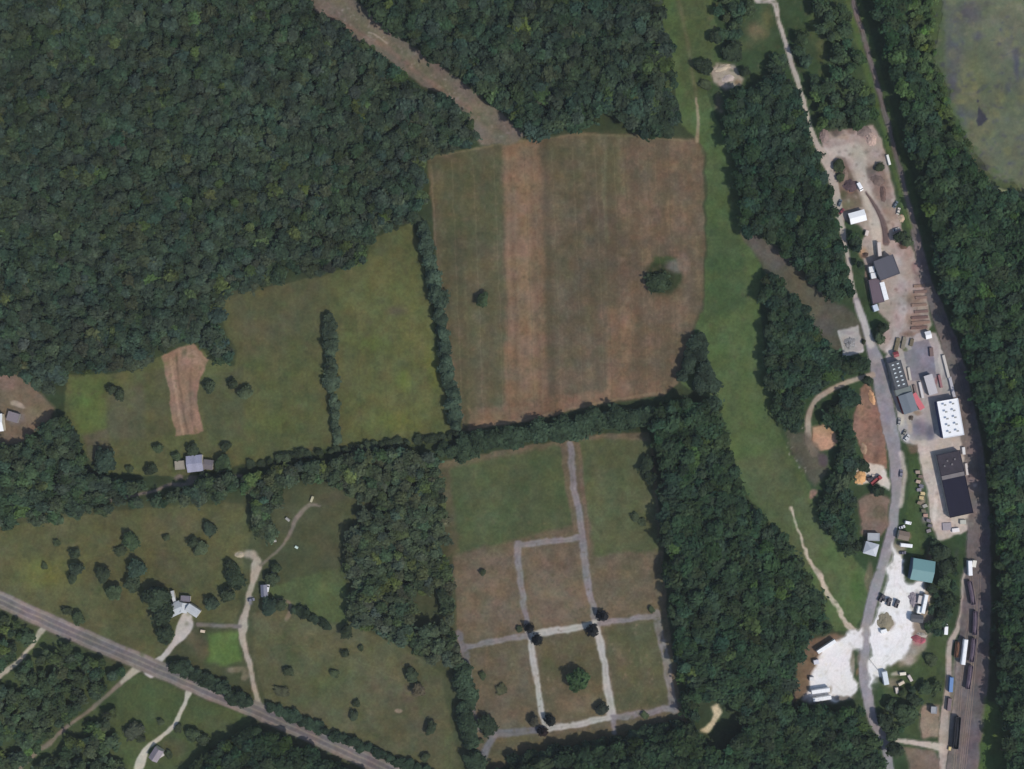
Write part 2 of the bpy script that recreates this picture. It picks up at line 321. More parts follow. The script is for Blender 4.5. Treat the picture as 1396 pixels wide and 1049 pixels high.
# ---- lanes and driveways
def drive(pts, col, label, w=6, soft=3, z=0.055, name='driveway', cat='driveway', key='gravel', warp=.7):
    return sheet(name, line([(p[0], p[1], p[2] if len(p) > 2 else w) for p in pts], col, soft=soft, warp=warp), z, label, cat, key)
drive([(205, 914, 20), (214, 905, 15), (222, 896, 9), (238, 878, 8), (246, 866, 16), (252, 854, 22), (254, 845, 20)], (188, 180, 178), 'pale gravel driveway widening to a turnaround below the silver-roofed house')
drive([(356, 974, 14), (352, 962, 9), (347, 940, 6), (340, 905, 7), (331, 870, 8), (330, 854, 14), (334, 838, 9), (340, 812, 8), (346, 792, 8), (350, 775, 14), (352, 765, 12)], (166, 155, 143), 'long tan dirt driveway curving north from the highway')
drive([(327, 853), (305, 854), (285, 853), (270, 852)], (120, 112, 108), 'short grey link drive joining the pale turnaround to the tan driveway', 5)
blob(343, 756, 14, 9, (168, 154, 142), .9, -20); blob(328, 756, 9, 4, (172, 162, 146), .8); blob(342, 818, 4, 6, (128, 126, 134), .9)
drive([(70, 846, 12), (62, 853, 9), (52, 866, 7), (38, 888, 6), (15, 910, 7), (-20, 940, 7), (-80, 990, 7)], (170, 162, 150), 'whitish dirt lane leaving the highway at the west edge')
drive([(194, 902, 16), (186, 912, 12), (176, 922, 8), (158, 938, 6), (135, 958, 5), (100, 985, 5), (60, 1018, 6), (35, 1040, 7), (-20, 1090, 7)], (124, 114, 104), 'dim wooded track running southwest from the highway'); line([(187, 911, 12), (176, 922, 8), (166, 931, 5)], (176, 166, 154), soft=4)
drive([(264, 932, 14), (259, 941, 10), (253, 954, 6), (246, 972, 6), (232, 994, 6), (214, 1008, 6), (200, 1020, 7), (193, 1036, 13), (190, 1046, 13)], (186, 180, 168), 'pale driveway winding down to the lone house south of the highway')
drive([(356, 770, 4), (382, 748, 4), (398, 722, 5), (404, 708, 7), (415, 694, 6), (424, 688, 5), (436, 690, 3)], (122, 114, 104), 'grey dirt track among the trees north of the blue-roofed shed')
drive([(380, 818, 4), (394, 822, 4), (395, 834, 5), (391, 845, 5)], (116, 108, 92), 'short dirt path beside the small blue-roofed shed', z=.05)
drive([(-60, 712, 4), (100, 690, 4), (140, 683, 5), (200, 672, 4), (230, 662, 5), (262, 660, 6), (330, 648, 3)], (112, 104, 98), 'shaded lane running beneath the trees to the bluish house')
blob(264, 655, 12, 8, (112, 104, 102), .9); blob(244, 651, 9, 5, (114, 104, 100), .9)
# ---- highway
road_m = 'asphalt'
HW = [(-120, 768), (-20, 809), (60, 845), (130, 876), (210, 910), (280, 940), (350, 969), (430, 1004), (520, 1046), (600, 1085), (680, 1125)]
hw = sheet('road', line([(x, y, 23) for x, y in HW], (124, 115, 113), soft=4, warp=0.3), 0.05, 'straight two-lane highway crossing the southwest corner', 'road', road_m)
def offset(pts, d):
    q = np.array(smooth_line(pts)); t = np.gradient(q, axis=0); t /= np.linalg.norm(t, axis=1)[:, None]
    return [(a[0] - b[1] * d, a[1] + b[0] * d) for a, b in zip(q, t)]
for d, c, w in ((-8.5, (136, 126, 120), 4), (8.5, (134, 122, 116), 5), (-3.6, (106, 101, 105), 5.5), (3.6, (104, 99, 103), 5.5), (0, (140, 132, 124), 1.6), (-6.5, (146, 140, 138), 1.2), (6.5, (146, 138, 136), 1.2)):
    Area([(x, y, w) for x, y in offset(HW, d)][::6], True, 0.25).paint(c, 2.2, .75)

sheet('yard', poly([(-60, 500), (0, 506), (30, 512), (60, 540), (76, 556), (66, 575), (45, 592), (20, 606), (-60, 612)], (112, 98, 84), 6), 0.03, 'brown bare yard around the house at the west edge', 'yard')
blob(8, 520, 20, 18, (130, 108, 100), .7); blob(25, 553, 14, 5, (166, 150, 138), .8, -15); blob(20, 572, 20, 12, (120, 112, 112), .7); blob(45, 565, 14, 20, (120, 106, 86), .6)

# ---- industrial strip
YD = (164, 149, 143)
yardN = sheet('yard', poly([(1117, 182), (1150, 176), (1190, 171), (1206, 200), (1213, 230), (1222, 280), (1228, 312), (1246, 345), (1263, 400), (1270, 440), (1262, 462), (1226, 466), (1206, 482), (1196, 470), (1212, 440), (1197, 424), (1190, 380), (1178, 356), (1172, 332), (1182, 318), (1170, 306), (1146, 300), (1140, 262), (1130, 228)], YD, 4), 0.03, 'pinkish tan storage yard at the north end of the industrial strip', 'yard', 'gravel')
line([(1124, 212, 12), (1145, 208, 18), (1165, 208, 22), (1173, 230, 18), (1178, 256, 14), (1188, 285, 14), (1194, 315, 16), (1196, 340, 14)], (188, 176, 168), soft=6, a=.85)
poly([(1134, 222), (1140, 212), (1152, 214), (1160, 236), (1170, 262), (1176, 282), (1152, 288), (1144, 268)], (114, 100, 90), 5, .85)
poly([(1181, 228), (1204, 222), (1212, 250), (1221, 298), (1208, 292), (1192, 264)], (132, 114, 106), 6, .85)
line([(1222, 350, 8), (1230, 380, 9), (1232, 410, 10), (1228, 440, 9), (1216, 470, 9)], (178, 168, 166), soft=6, a=.8)
for b in [(1125, 188, 9, 12, (140, 122, 120)), (1140, 180, 14, 8, (92, 80, 80)), (1150, 186, 10, 5, (160, 140, 128)), (1160, 178, 10, 8, (112, 98, 90)), (1185, 190, 9, 9, (182, 160, 152)), (1178, 182, 8, 10, (130, 114, 114)), (1180, 206, 8, 6, (120, 108, 104)),
          (1144, 232, 10, 16, (98, 100, 84)), (1150, 240, 8, 18, (124, 106, 98)), (1160, 255, 12, 14, (96, 78, 80)), (1160, 263, 6, 4, (142, 112, 100)), (1150, 265, 8, 8, (92, 90, 70)), (1192, 232, 14, 10, (104, 92, 88)), (1196, 240, 12, 10, (128, 108, 104)), (1200, 265, 12, 14, (138, 118, 110)), (1203, 262, 4, 14, (104, 86, 84)),
          (1215, 290, 10, 20, (150, 132, 122)), (1158, 278, 20, 9, (116, 108, 88)), (1146, 305, 5, 14, (182, 168, 158)), (1178, 345, 8, 10, (170, 136, 108)), (1180, 348, 5, 4, (92, 74, 68)), (1230, 332, 9, 10, (96, 80, 72)), (1238, 345, 10, 16, (146, 128, 122)), (1250, 370, 9, 22, (126, 106, 106)),
          (1245, 410, 16, 16, (134, 112, 104)), (1230, 400, 10, 26, (158, 146, 144)), (1225, 440, 10, 20, (166, 144, 140)), (1250, 440, 20, 18, (134, 108, 100)), (1240, 458, 18, 6, (128, 104, 92)), (1182, 380, 4, 26, (132, 108, 98)), (1165, 205, 22, 14, (178, 168, 160)), (1172, 225, 16, 14, (174, 162, 156)), (1126, 208, 8, 8, (194, 184, 184)), (1232, 370, 10, 14, (168, 152, 146))]:
    blob(*b[:5], .85, 0, .25)
line([(1180, 262, 3), (1192, 280, 5), (1203, 300, 7), (1208, 330, 10)], (104, 86, 86), soft=3, a=.9)
grav = sheet('road', line([(1020, -40, 7), (1030, -2, 9), (1054, 3, 8), (1062, 30, 6), (1076, 75, 7), (1090, 120, 7), (1100, 160, 7), (1112, 195, 8), (1124, 214, 13), (1134, 240, 12), (1141, 272, 12), (1147, 306, 9), (1155, 350, 6), (1161, 385, 7), (1168, 412, 8)], (178, 168, 162), soft=2.5, warp=.5), 0.055, 'narrow pale gravel road winding along the western side of the north yard', 'road', 'gravel')
asph = sheet('road', line([(1168, 410, 9), (1178, 442, 10), (1188, 472, 15), (1198, 505, 22), (1206, 550, 22), (1214, 590, 22), (1220, 620, 18), (1222, 660, 15), (1219, 700, 14), (1212, 740, 14), (1200, 780, 14), (1188, 820, 15), (1180, 860, 15), (1178, 900, 15), (1181, 940, 15), (1190, 980, 13), (1205, 1010, 13), (1214, 1049, 11), (1225, 1100, 10), (1235, 1160, 10)], (146, 141, 147), soft=3, warp=.4), 0.055, 'grey asphalt road running south through the industrial strip', 'road', road_m)
line([(1168, 412, 8), (1178, 442, 9), (1188, 472, 10)], (186, 178, 178), soft=4); line([(1188, 640, 4), (1200, 590, 5), (1190, 520, 4)], (146, 138, 140), soft=4, a=.2)
line([(1196, 500), (1207, 560), (1214, 610)], (134, 130, 140), 6, 6, .6)
loop = sheet('driveway', line([(1190, 512, 8), (1172, 516, 7), (1150, 524, 7), (1125, 536, 7), (1108, 552, 7), (1102, 575, 8), (1102, 600, 9), (1110, 618, 12)], (168, 152, 140), soft=3), 0.055, 'curved pale dirt drive looping west from the asphalt road', 'driveway', 'gravel')
sheet('yard', poly([(1106, 582), (1122, 578), (1140, 590), (1142, 602), (1132, 612), (1115, 614), (1106, 605)], (176, 140, 116), 4), 0.045, 'orange tan bare earth patch inside the loop drive', 'yard')
poly([(1070, 590), (1100, 590), (1120, 615), (1130, 650), (1110, 665), (1085, 630)], (98, 92, 84), 8, .8); blob(1122, 628, 9, 14, (84, 74, 82), .9); blob(1108, 675, 7, 8, (150, 118, 114), .8)
for _ in range(30): blob(random.uniform(1072, 1105), random.uniform(575, 645), random.uniform(1, 2.5), random.uniform(1, 3), random.choice([(160, 156, 152), (120, 112, 106), (70, 66, 68)]), .7, 0, .2)
sheet('yard', poly([(1165, 565), (1172, 530), (1182, 521), (1192, 536), (1200, 575), (1208, 620), (1210, 640), (1182, 640), (1174, 615), (1164, 590)], (138, 108, 96), 3), 0.03, 'reddish brown bare bank beside the asphalt road', 'yard')
for b in [(1175, 560, 7, 20, (156, 122, 104)), (1195, 600, 10, 30, (120, 94, 84)), (1194, 625, 6, 14, (104, 82, 74)), (1178, 614, 5, 8, (160, 132, 112)), (1188, 542, 5, 9, (196, 152, 118)), (1184, 556, 4, 4, (100, 84, 72))]: blob(*b, .8, 0, .2)
sheet('yard', poly([(1166, 640), (1185, 634), (1205, 636), (1214, 655), (1212, 668), (1195, 660), (1170, 660)], (206, 194, 184), 4), 0.04, 'whitish gravel pull-in beside the red truck', 'yard', 'gravel'); blob(1174, 651, 9, 9, (212, 168, 122), .95); blob(1205, 648, 6, 8, (214, 204, 200), .7)
sheet('yard', poly([(1170, 682), (1195, 670), (1212, 680), (1210, 720), (1195, 738), (1176, 726)], (124, 106, 96), 6), 0.03, 'brown weedy bare ground north of the silver hip-roofed house', 'yard'); blob(1200, 700, 10, 14, (100, 92, 78), .7); blob(1180, 705, 6, 16, (138, 116, 106), .6)
yardM = sheet('yard', poly([(1206, 486), (1226, 468), (1262, 452), (1276, 456), (1296, 500), (1318, 600), (1290, 606), (1238, 606), (1228, 600), (1222, 570), (1214, 530)], (168, 159, 160), 4), 0.035, 'grey paved yard around the central industrial buildings', 'yard', 'paved')
sheet('slab', poly([(1232, 480), (1243, 476), (1242, 468), (1265, 463), (1270, 476), (1273, 488), (1276, 516), (1240, 520)], (132, 127, 138), 2.0, warp=.3), 0.05, 'large irregular plain grey concrete slab between the industrial buildings', 'slab', 'paved')
for b in [(1222, 470, 6, 10, (112, 102, 82)), (1232, 468, 4, 10, (126, 118, 104)), (1235, 476, 6, 5, (92, 98, 74)), (1212, 478, 7, 9, (204, 194, 196)), (1245, 540, 20, 20, (160, 150, 150)), (1258, 530, 4, 20, (186, 178, 180)), (1282, 500, 4, 40, (190, 182, 180)), (1292, 520, 5, 36, (168, 160, 160)), (1270, 525, 6, 20, (168, 160, 164)), (1278, 520, 3, 10, (146, 104, 110)),
          (1255, 585, 22, 18, (120, 114, 127)), (1268, 590, 8, 14, (100, 98, 114)), (1228, 572, 8, 14, (200, 190, 178)), (1240, 582, 6, 14, (176, 160, 148)), (1252, 563, 8, 6, (144, 126, 112)), (1236, 510, 3, 16, (186, 180, 174)), (1290, 598, 20, 5, (196, 184, 182)), (1237, 597, 4, 8, (206, 202, 206))]: blob(*b, .85, 0, .25)
yardS = sheet('yard', poly([(1240, 600), (1318, 598), (1322, 640), (1332, 665), (1336, 690), (1330, 722), (1310, 728), (1278, 738), (1268, 700), (1258, 640), (1250, 612)], (188, 174, 168), 4), 0.035, 'pale gravel yard around the dark-roofed warehouse', 'yard', 'gravel')
for b in [(1255, 660, 6, 16, (140, 124, 118)), (1258, 685, 6, 14, (146, 130, 120)), (1262, 705, 7, 12, (126, 118, 124)), (1275, 690, 4, 40, (212, 200, 196)), (1290, 718, 8, 9, (150, 142, 152)), (1302, 724, 8, 4, (224, 218, 222)), (1318, 712, 6, 7, (104, 100, 100)), (1326, 680, 4, 22, (168, 150, 130)), (1262, 630, 10, 20, (204, 190, 180))]: blob(*b, .8, 0, .25)
poly([(1238, 612), (1250, 612), (1258, 650), (1252, 690), (1262, 740), (1240, 760), (1234, 720), (1242, 660)], (70, 86, 56), 6, .9); poly([(1236, 606), (1250, 606), (1252, 618), (1240, 618)], (112, 98, 86), 4, .9)
line([(1229, 618), (1233, 650), (1228, 690)], (196, 182, 178), 6, 4, .8)
LOT = [(1219, 742), (1228, 752), (1234, 790), (1262, 796), (1258, 810), (1247, 820), (1244, 850), (1240, 880), (1232, 898), (1208, 908), (1196, 925), (1188, 940), (1186, 900), (1188, 860), (1196, 825), (1208, 785)]
poly([(1200, 905), (1240, 895), (1270, 870), (1292, 860), (1294, 960), (1256, 965), (1250, 1008), (1205, 990)], (74, 86, 58), 10, .8)
poly([(1236, 798), (1270, 800), (1272, 852), (1264, 884), (1246, 902), (1226, 908), (1222, 880)], (150, 136, 126), 12, .9, 2.0)
poly(LOT, (150, 142, 136), 20, .9, 2.0)
lot = sheet('yard', poly(LOT, (234, 231, 235), 6, 1.0, 2.2), 0.04, 'brilliant white gravel lot east of the asphalt road', 'yard', 'gravel')
LOTW = [(1165, 862), (1176, 858), (1172, 880), (1158, 885), (1156, 905), (1162, 925), (1173, 932), (1172, 942), (1140, 955), (1105, 958), (1098, 945), (1108, 925), (1112, 900), (1116, 885), (1130, 872), (1150, 870)]
poly(LOTW, (148, 140, 132), 14, .9, 2.0)
lotw = sheet('yard', poly(LOTW, (230, 226, 230), 6, 1.0, 2.2), 0.04, 'white gravel truck lot west of the asphalt road', 'yard', 'gravel')
for b in [(1208, 850, 13, 14, (142, 132, 118)), (1213, 852, 8, 12, (168, 152, 146)), (1203, 842, 7, 8, (134, 132, 110)), (1252, 812, 12, 6, (150, 142, 140)), (1248, 815, 8, 14, (160, 154, 164)), (1265, 820, 6, 12, (196, 180, 170)), (1248, 865, 10, 8, (130, 112, 104)), (1250, 875, 9, 7, (170, 120, 124)), (1240, 900, 12, 8, (170, 158, 154)), (1245, 888, 10, 8, (150, 142, 134)), (1228, 746, 12, 12, (150, 140, 130)), (1236, 732, 10, 8, (124, 106, 94)), (1268, 765, 8, 30, (132, 114, 98)), (1215, 930, 16, 12, (142, 132, 120)), (1222, 918, 12, 4, (190, 182, 172)),
          (1162, 905, 5, 22, (150, 144, 134)), (1170, 895, 4, 14, (120, 112, 108)), (1170, 915, 3, 10, (136, 108, 84)), (1100, 950, 8, 10, (170, 164, 164)), (1150, 950, 22, 5, (130, 118, 112)), (1120, 958, 24, 5, (92, 94, 96)), (1132, 940, 6, 8, (170, 160, 152))]: blob(*b, .85, 0, .25)
poly([(1080, 960), (1088, 905), (1102, 872), (1135, 864), (1152, 868), (1120, 884), (1112, 910), (1100, 945)], (122, 100, 84), 6, .9)
rt = random.Random(8)
for pts in ([(1214, 760), (1212, 800), (1220, 835), (1228, 870), (1205, 900)], [(1222, 770), (1232, 810), (1236, 850), (1222, 885), (1196, 915)], [(1196, 830), (1194, 870), (1190, 905)], [(1170, 872), (1140, 890), (1125, 920), (1150, 940), (1172, 936)], [(1168, 870), (1145, 905), (1150, 935)], [(1200, 800), (1225, 800), (1240, 815)]):
    for d in (0, 4): line([(x + d, y + d * .5, 1.4) for x, y in pts], (206, 200, 198), soft=2.2, a=.28, warp=1.6)
for _ in range(160):
    x, y = rt.uniform(1105, 1250), rt.uniform(745, 955)
    if C[int(y) - Y0, int(x) - X0].mean() > 210: blob(x, y, rt.uniform(2, 7), rt.uniform(2, 5), rt.choice([(212, 206, 202), (198, 192, 188), (222, 216, 208)]), .55, 0, 0)
# east service lane + rail
lane = sheet('road', line([(1316, 775, 4), (1312, 800, 6), (1312, 830, 6), (1306, 855, 7), (1295, 880, 9), (1294, 905, 8), (1293, 930, 9), (1289, 960, 10), (1287, 1000, 14), (1285, 1049, 11), (1284, 1120, 11)], (176, 162, 154), soft=3), 0.055, 'pale dirt service lane along the railway sidings', 'road', 'gravel')
sheet('road', line([(1222, 1010, 5), (1250, 1013, 7), (1275, 1017, 10), (1288, 1022, 12)], (192, 178, 170), soft=3), 0.06, 'short pale dirt spur joining the service lane from the west', 'road', 'gravel')
sheet('yard', poly([(1258, 962), (1280, 960), (1282, 1005), (1258, 1008), (1252, 990)], (146, 130, 116), 5), 0.035, 'small bare brown patch beside the service lane', 'yard'); poly([(1232, 1018), (1275, 1022), (1284, 1049), (1282, 1090), (1240, 1060)], (132, 112, 104), 6, .85); blob(1273, 968, 5, 6, (146, 148, 158), .8)
RB = [(1150, -60, 6), (1163, -2, 6), (1178, 55, 7), (1192, 105, 7), (1205, 150, 8), (1218, 200, 8), (1232, 255, 9), (1250, 330, 12), (1266, 390, 16), (1282, 435, 20), (1298, 480, 24), (1312, 540, 26), (1322, 590, 28), (1330, 640, 28), (1334, 690, 30), (1334, 760, 34), (1330, 850, 42), (1322, 950, 46), (1312, 1049, 44), (1304, 1130, 44)]
rb = sheet('rail_bed', line(RB, (112, 103, 104), soft=4, warp=.6), 0.05, 'wide grey ballast bed of the railway along the eastern woods', 'rail bed', 'gravel')
line([(x + 0.22 * w, y, w * .35) for x, y, w in RB[9:]], (92, 86, 96), soft=8, a=.5)
line([(1310, 880), (1300, 930), (1296, 990)], (158, 146, 140), 10, 8, .6); blob(1300, 1020, 18, 60, (112, 108, 106), .6, 0, 0)
for _ in range(50): blob(random.uniform(1295, 1345), random.uniform(740, 1040), random.uniform(2, 6), random.uniform(4, 12), random.choice([(128, 118, 118), (78, 74, 86), (96, 86, 92)]), .35, 0, 0)
sheet('yard', poly([(1143, 450), (1168, 444), (1177, 478), (1152, 488)], (172, 165, 164), 3), 0.045, 'pale square gravel pad west of the asphalt road', 'yard', 'gravel'); blob(1155, 453, 10, 4, (150, 142, 146), .7)
for pts in (([(1143, 452), (1152, 487)], 3), ([(1152, 487), (1176, 478)], 2.5)): line([(x, y, pts[1]) for x, y in pts[0]], (200, 196, 198), soft=2, a=.8)
sheet('yard', poly([(968, 96), (978, 87), (1002, 90), (1012, 106), (1010, 118), (990, 122), (972, 112)], (158, 146, 136), 6), 0.035, 'pale rubble patch at the north end of the grass strip', 'yard', 'gravel')
for b in [(986, 92, 12, 4, (188, 172, 156)), (992, 108, 10, 5, (186, 172, 166)), (1005, 112, 7, 6, (124, 100, 82)), (980, 140, 10, 18, (104, 94, 84)), (985, 150, 5, 6, (134, 126, 116)), (1032, 42, 22, 20, (122, 104, 82)), (1045, 25, 14, 20, (96, 92, 66)), (1020, 60, 16, 14, (86, 86, 66)), (1110, 40, 14, 34, (76, 90, 58)), (1120, 70, 10, 30, (92, 92, 64))]: blob(*b, .75, 0, .1)
poly([(970, 964), (978, 959), (985, 970), (976, 988), (963, 1000), (954, 996), (966, 984), (973, 974)], (204, 186, 158), 4, .95)
line([(1156, 0), (1184, 105), (1212, 200), (1240, 310)], (84, 102, 60), 7, 5, .75); line([(1172, 0), (1200, 105), (1228, 200), (1250, 290)], (76, 94, 58), 6, 5, .7)
poly([(1342, 950), (1362, 960), (1380, 1000), (1376, 1120), (1330, 1120), (1336, 1040)], (80, 100, 58), 8, .85); blob(1385, 1030, 14, 24, (100, 104, 88), .6)
# ---- pond
POND = [(1280, -150), (1566, -150), (1566, 285), (1420, 272), (1396, 266), (1380, 256), (1350, 236), (1328, 205), (1304, 168), (1288, 120), (1276, 75), (1280, 20)]
pond = sheet('pond', poly(POND, (92, 99, 78), 14, 1.0, 2.6), 0.03, 'shallow algae-covered grey green pond in the northeast corner', 'pond', 'water')
for b in [(1326, 110, 40, 46, (110, 114, 78)), (1340, 190, 40, 40, (104, 108, 80)), (1370, 200, 50, 50, (94, 100, 80)), (1385, 60, 46, 60, (96, 98, 86)), (1300, 60, 22, 60, (80, 82, 90)), (1320, 20, 34, 24, (78, 74, 80)), (1296, 120, 12, 44, (76, 76, 92)), (1310, 160, 10, 24, (78, 80, 88)), (1385, 90, 8, 40, (70, 70, 88)), (1375, 120, 10, 12, (76, 78, 86)), (1360, 30, 20, 12, (100, 102, 88)), (1333, 50, 12, 10, (72, 74, 84))]: blob(*b, .85, 0, 0)
poly([(1330, 166), (1334, 145), (1346, 162), (1338, 172), (1332, 174)], (46, 48, 62), 3, .95); blob(1333, 138, 3, 3, (54, 56, 66), .9)
for _ in range(520):
    x = random.uniform(1285, 1460); y = random.uniform(-20, 240); blob(x, y, random.uniform(1.5, 7), random.uniform(1.5, 6), random.choice([(104, 108, 82), (74, 76, 86), (92, 94, 88), (84, 92, 72), (112, 112, 84), (70, 72, 86)]), .5, 0, 0)
poly([(1266, 0), (1282, 0), (1290, 120), (1320, 190), (1300, 190), (1270, 110)], (72, 88, 58), 10, .8)
rp_ = random.Random(77)
for _ in range(70):
    x, y = rp_.uniform(1290, 1420), rp_.uniform(0, 250); blob(x, y, rp_.uniform(4, 14), rp_.uniform(3, 9), rp_.choice([(116, 120, 82), (104, 112, 78), (66, 70, 80), (78, 84, 72), (110, 112, 92)]), .5, rp_.uniform(0, 180), .3)
for t in range(90):
    k = rp_.random(); q = smooth_line(POND[3:], 8); a = q[int(k * (len(q) - 1))]; blob(a[0] + rp_.uniform(-7, 8), a[1] + rp_.uniform(-7, 7), rp_.uniform(2, 7), rp_.uniform(2, 6), rp_.choice([(70, 86, 56), (84, 98, 62), (64, 68, 74), (96, 102, 76)]), .75, 0, .2)
sheet('shore', line([(1334, 238, 4), (1346, 244, 4), (1356, 256, 5), (1372, 262, 4), (1400, 268, 4)], (130, 134, 106), soft=3), 0.05, 'thin pale muddy margin at the south shore of the pond', 'shore')
line([(1350, 248), (1400, 262), (1470, 280)], (96, 106, 74), 8, 8, .5)

def speckle(x0, y0, x1, y1, n, cols, r0, r1, a=.5, area=None, maxb=999):
    rr = random.Random(int(x0 * 7 + y0))
    for _ in range(n):
        x, y = rr.uniform(x0, x1), rr.uniform(y0, y1)
        if C[min(max(int(y) - Y0, 0), H_ - 1), min(max(int(x) - X0, 0), W_ - 1)].mean() > maxb: continue
        if area is not None and sd_poly_xy(area, np.array([x]), np.array([y]))[0] > -2: continue
        blob(x, y, rr.uniform(r0, r1), rr.uniform(r0, r1), rr.choice(cols), a, 0, 0)
speckle(1165, 522, 1208, 638, 120, [(112, 86, 76), (158, 124, 108), (124, 98, 84), (104, 84, 74)], 1.5, 5, .55, [(1165, 565), (1172, 530), (1182, 521), (1192, 536), (1200, 575), (1208, 620), (1210, 640), (1182, 640), (1174, 615), (1164, 590)])
speckle(1115, 172, 1270, 480, 420, [(128, 108, 102), (184, 168, 162), (116, 104, 98), (150, 132, 122), (100, 88, 84)], 1.5, 5, .45, [(1117, 182), (1150, 176), (1190, 171), (1206, 200), (1213, 230), (1222, 280), (1228, 312), (1246, 345), (1263, 400), (1270, 440), (1262, 462), (1226, 466), (1206, 482), (1196, 470), (1212, 440), (1197, 424), (1190, 380), (1178, 356), (1172, 332), (1182, 318), (1170, 306), (1146, 300), (1140, 262), (1130, 228)])
speckle(1240, 600, 1336, 738, 200, [(160, 146, 140), (210, 198, 192), (140, 128, 124), (196, 178, 162)], 1.5, 5, .5, [(1240, 600), (1318, 598), (1322, 640), (1332, 665), (1336, 690), (1330, 722), (1310, 728), (1278, 738), (1268, 700), (1258, 640), (1250, 612)])
speckle(620, 750, 905, 985, 420, [(130, 112, 96), (88, 86, 66), (122, 108, 94), (96, 84, 70)], 1.5, 5, .4, CEM, 118)
speckle(600, 600, 900, 755, 260, [(92, 98, 66), (70, 82, 58), (96, 92, 70)], 2, 7, .35, CEM, 92)
speckle(583, 181, 962, 588, 900, [(118, 98, 82), (84, 78, 62), (92, 88, 70), (124, 108, 94)], 2, 8, .28, HAY)
speckle(90, 303, 616, 650, 700, [(96, 100, 64), (70, 76, 56), (86, 80, 64), (78, 88, 58)], 2, 9, .32, PASTURE)
speckle(-20, 685, 346, 905, 500, [(96, 98, 64), (68, 74, 54), (92, 84, 66), (76, 88, 58)], 2, 8, .35, NWM)
speckle(345, 830, 632, 1050, 400, [(94, 96, 68), (70, 76, 56), (92, 84, 68), (76, 86, 58)], 2, 8, .35, SEM)
speckle(905, 0, 1180, 860, 800, [(80, 94, 60), (56, 72, 52), (86, 86, 66), (70, 90, 58)], 2, 8, .35, STRIP)
speckle(1190, 690, 1340, 1049, 260, [(78, 90, 58), (48, 62, 48), (90, 84, 70), (66, 84, 56)], 2, 7, .4, None, 86)
speckle(1080, 0, 1180, 180, 160, [(86, 94, 62), (54, 68, 50), (96, 88, 68), (70, 86, 56)], 2, 7, .4, None, 92)
speckle(960, 0, 1060, 130, 160, [(86, 92, 64), (54, 66, 50), (100, 90, 72), (66, 80, 56)], 2, 7, .4)
rt = random.Random(5)
for k in range(26):
    x = 600 + k * 14 + rt.uniform(-3, 3); top = 215 - 0.1 * (x - 583) + 6; bot = 582 - 0.16 * (x - 635)
    line([(x, top, 1.2), (x + 8, (top + bot) / 2, 1.2), (x + 14, bot - 6, 1.2)], (128, 114, 94) if k % 2 else (82, 76, 62), soft=1.8, a=.30) if x + 14 < 930 and x > 606 else None
for k in range(14):
    x = 340 + k * 18; line([(x, 420 - .1 * k, 1.1), (x + 6, 520, 1.1), (x + 10, 612 - k, 1.1)], (94, 96, 68) if k % 2 else (68, 74, 54), soft=1.8, a=.28)
for pts in ([(360, 850), (430, 905), (520, 985), (560, 1040)], [(20, 800), (120, 760), (240, 720), (320, 700)], [(345, 905), (420, 880), (560, 930)]):
    for d in (0, 4): line([(x, y + d, 1.2) for x, y in pts], (104, 100, 78), soft=1.8, a=.35)
# mottling everywhere, then to linear albedo
_k = np.clip((245 - C.mean(2)) / 130, .22, 1)
C *= (1 + (0.08 * N_BIG + 0.10 * N_MID + 0.075 * N_FINE) * _k)[..., None]
C[..., 0] *= 1 + (0.045 * vnoise(17, seed=31) + 0.03 * vnoise(6, seed=33)) * _k; C[..., 2] *= 1 + 0.045 * vnoise(15, seed=32) * _k
C = np.clip(C, 0, 252)
ALB = np.clip((lin(C) - AIR) / EXPO, 0.004, 0.86).astype(np.float32)

# ------------------------------------------------------------------ mesh from numpy
def np_mesh(name, verts, quads, colors=None, smooth=False):
    me = bpy.data.meshes.new(name)
    nv, nf = len(verts), len(quads)
    me.vertices.add(nv); me.vertices.foreach_set('co', np.ascontiguousarray(verts, np.float32).ravel())
    me.loops.add(nf * 4); me.loops.foreach_set('vertex_index', np.ascontiguousarray(quads, np.int32).ravel())
    me.polygons.add(nf); me.polygons.foreach_set('loop_start', np.arange(0, nf * 4, 4, dtype=np.int32))
    me.update(calc_edges=True)
    if colors is not None:
        a = me.attributes.new('albedo', 'FLOAT_COLOR', 'POINT')
        a.data.foreach_set('color', np.concatenate([colors, np.ones((nv, 1), np.float32)], 1).astype(np.float32).ravel())
    if smooth: me.polygons.foreach_set('use_smooth', np.ones(nf, bool))
    return me
GM = {'soil': ground_material('bare_soil'), 'grass': ground_material('short_grass', bump=.3), 'gravel': ground_material('gravel', bump=.15, grain=.08),
      'asphalt': ground_material('asphalt', .9, .05, .2, .07), 'paved': ground_material('paving', .9, .05, .2, .07), 'water': ground_material('algae_water', .6, 0.02, .3, .1)}
def build_sheet(name, area, z, key, label, cat):
    ys, xs = area.win
    m = area.sd < 0
    cell = m[:-1, :-1] & m[1:, :-1] & m[:-1, 1:] & m[1:, 1:]
    hh, ww = m.shape
    idx = np.arange(hh * ww).reshape(hh, ww)
    q = np.stack([idx[1:, :-1][cell], idx[1:, 1:][cell], idx[:-1, 1:][cell], idx[:-1, :-1][cell]], 1)
    used, inv = np.unique(q, return_inverse=True)
    px = XX[area.win].ravel()[used]; py = YY[area.win].ravel()[used]
    v = np.stack([(px - CX) * M, (CY - py) * M, np.full(len(px), z)], 1)
    me = np_mesh(name, v, inv.reshape(-1, 4), ALB[area.win].reshape(-1, 3)[used])
    me.materials.append(GM[key])
    o = bpy.data.objects.new(name, me); COL.objects.link(o)
    tag(o, label, cat, None, 'structure')
for n_, s in enumerate(SHEETS): build_sheet(s[0], s[1], 0.02 + 0.004 * n_, s[3], s[4], s[5])

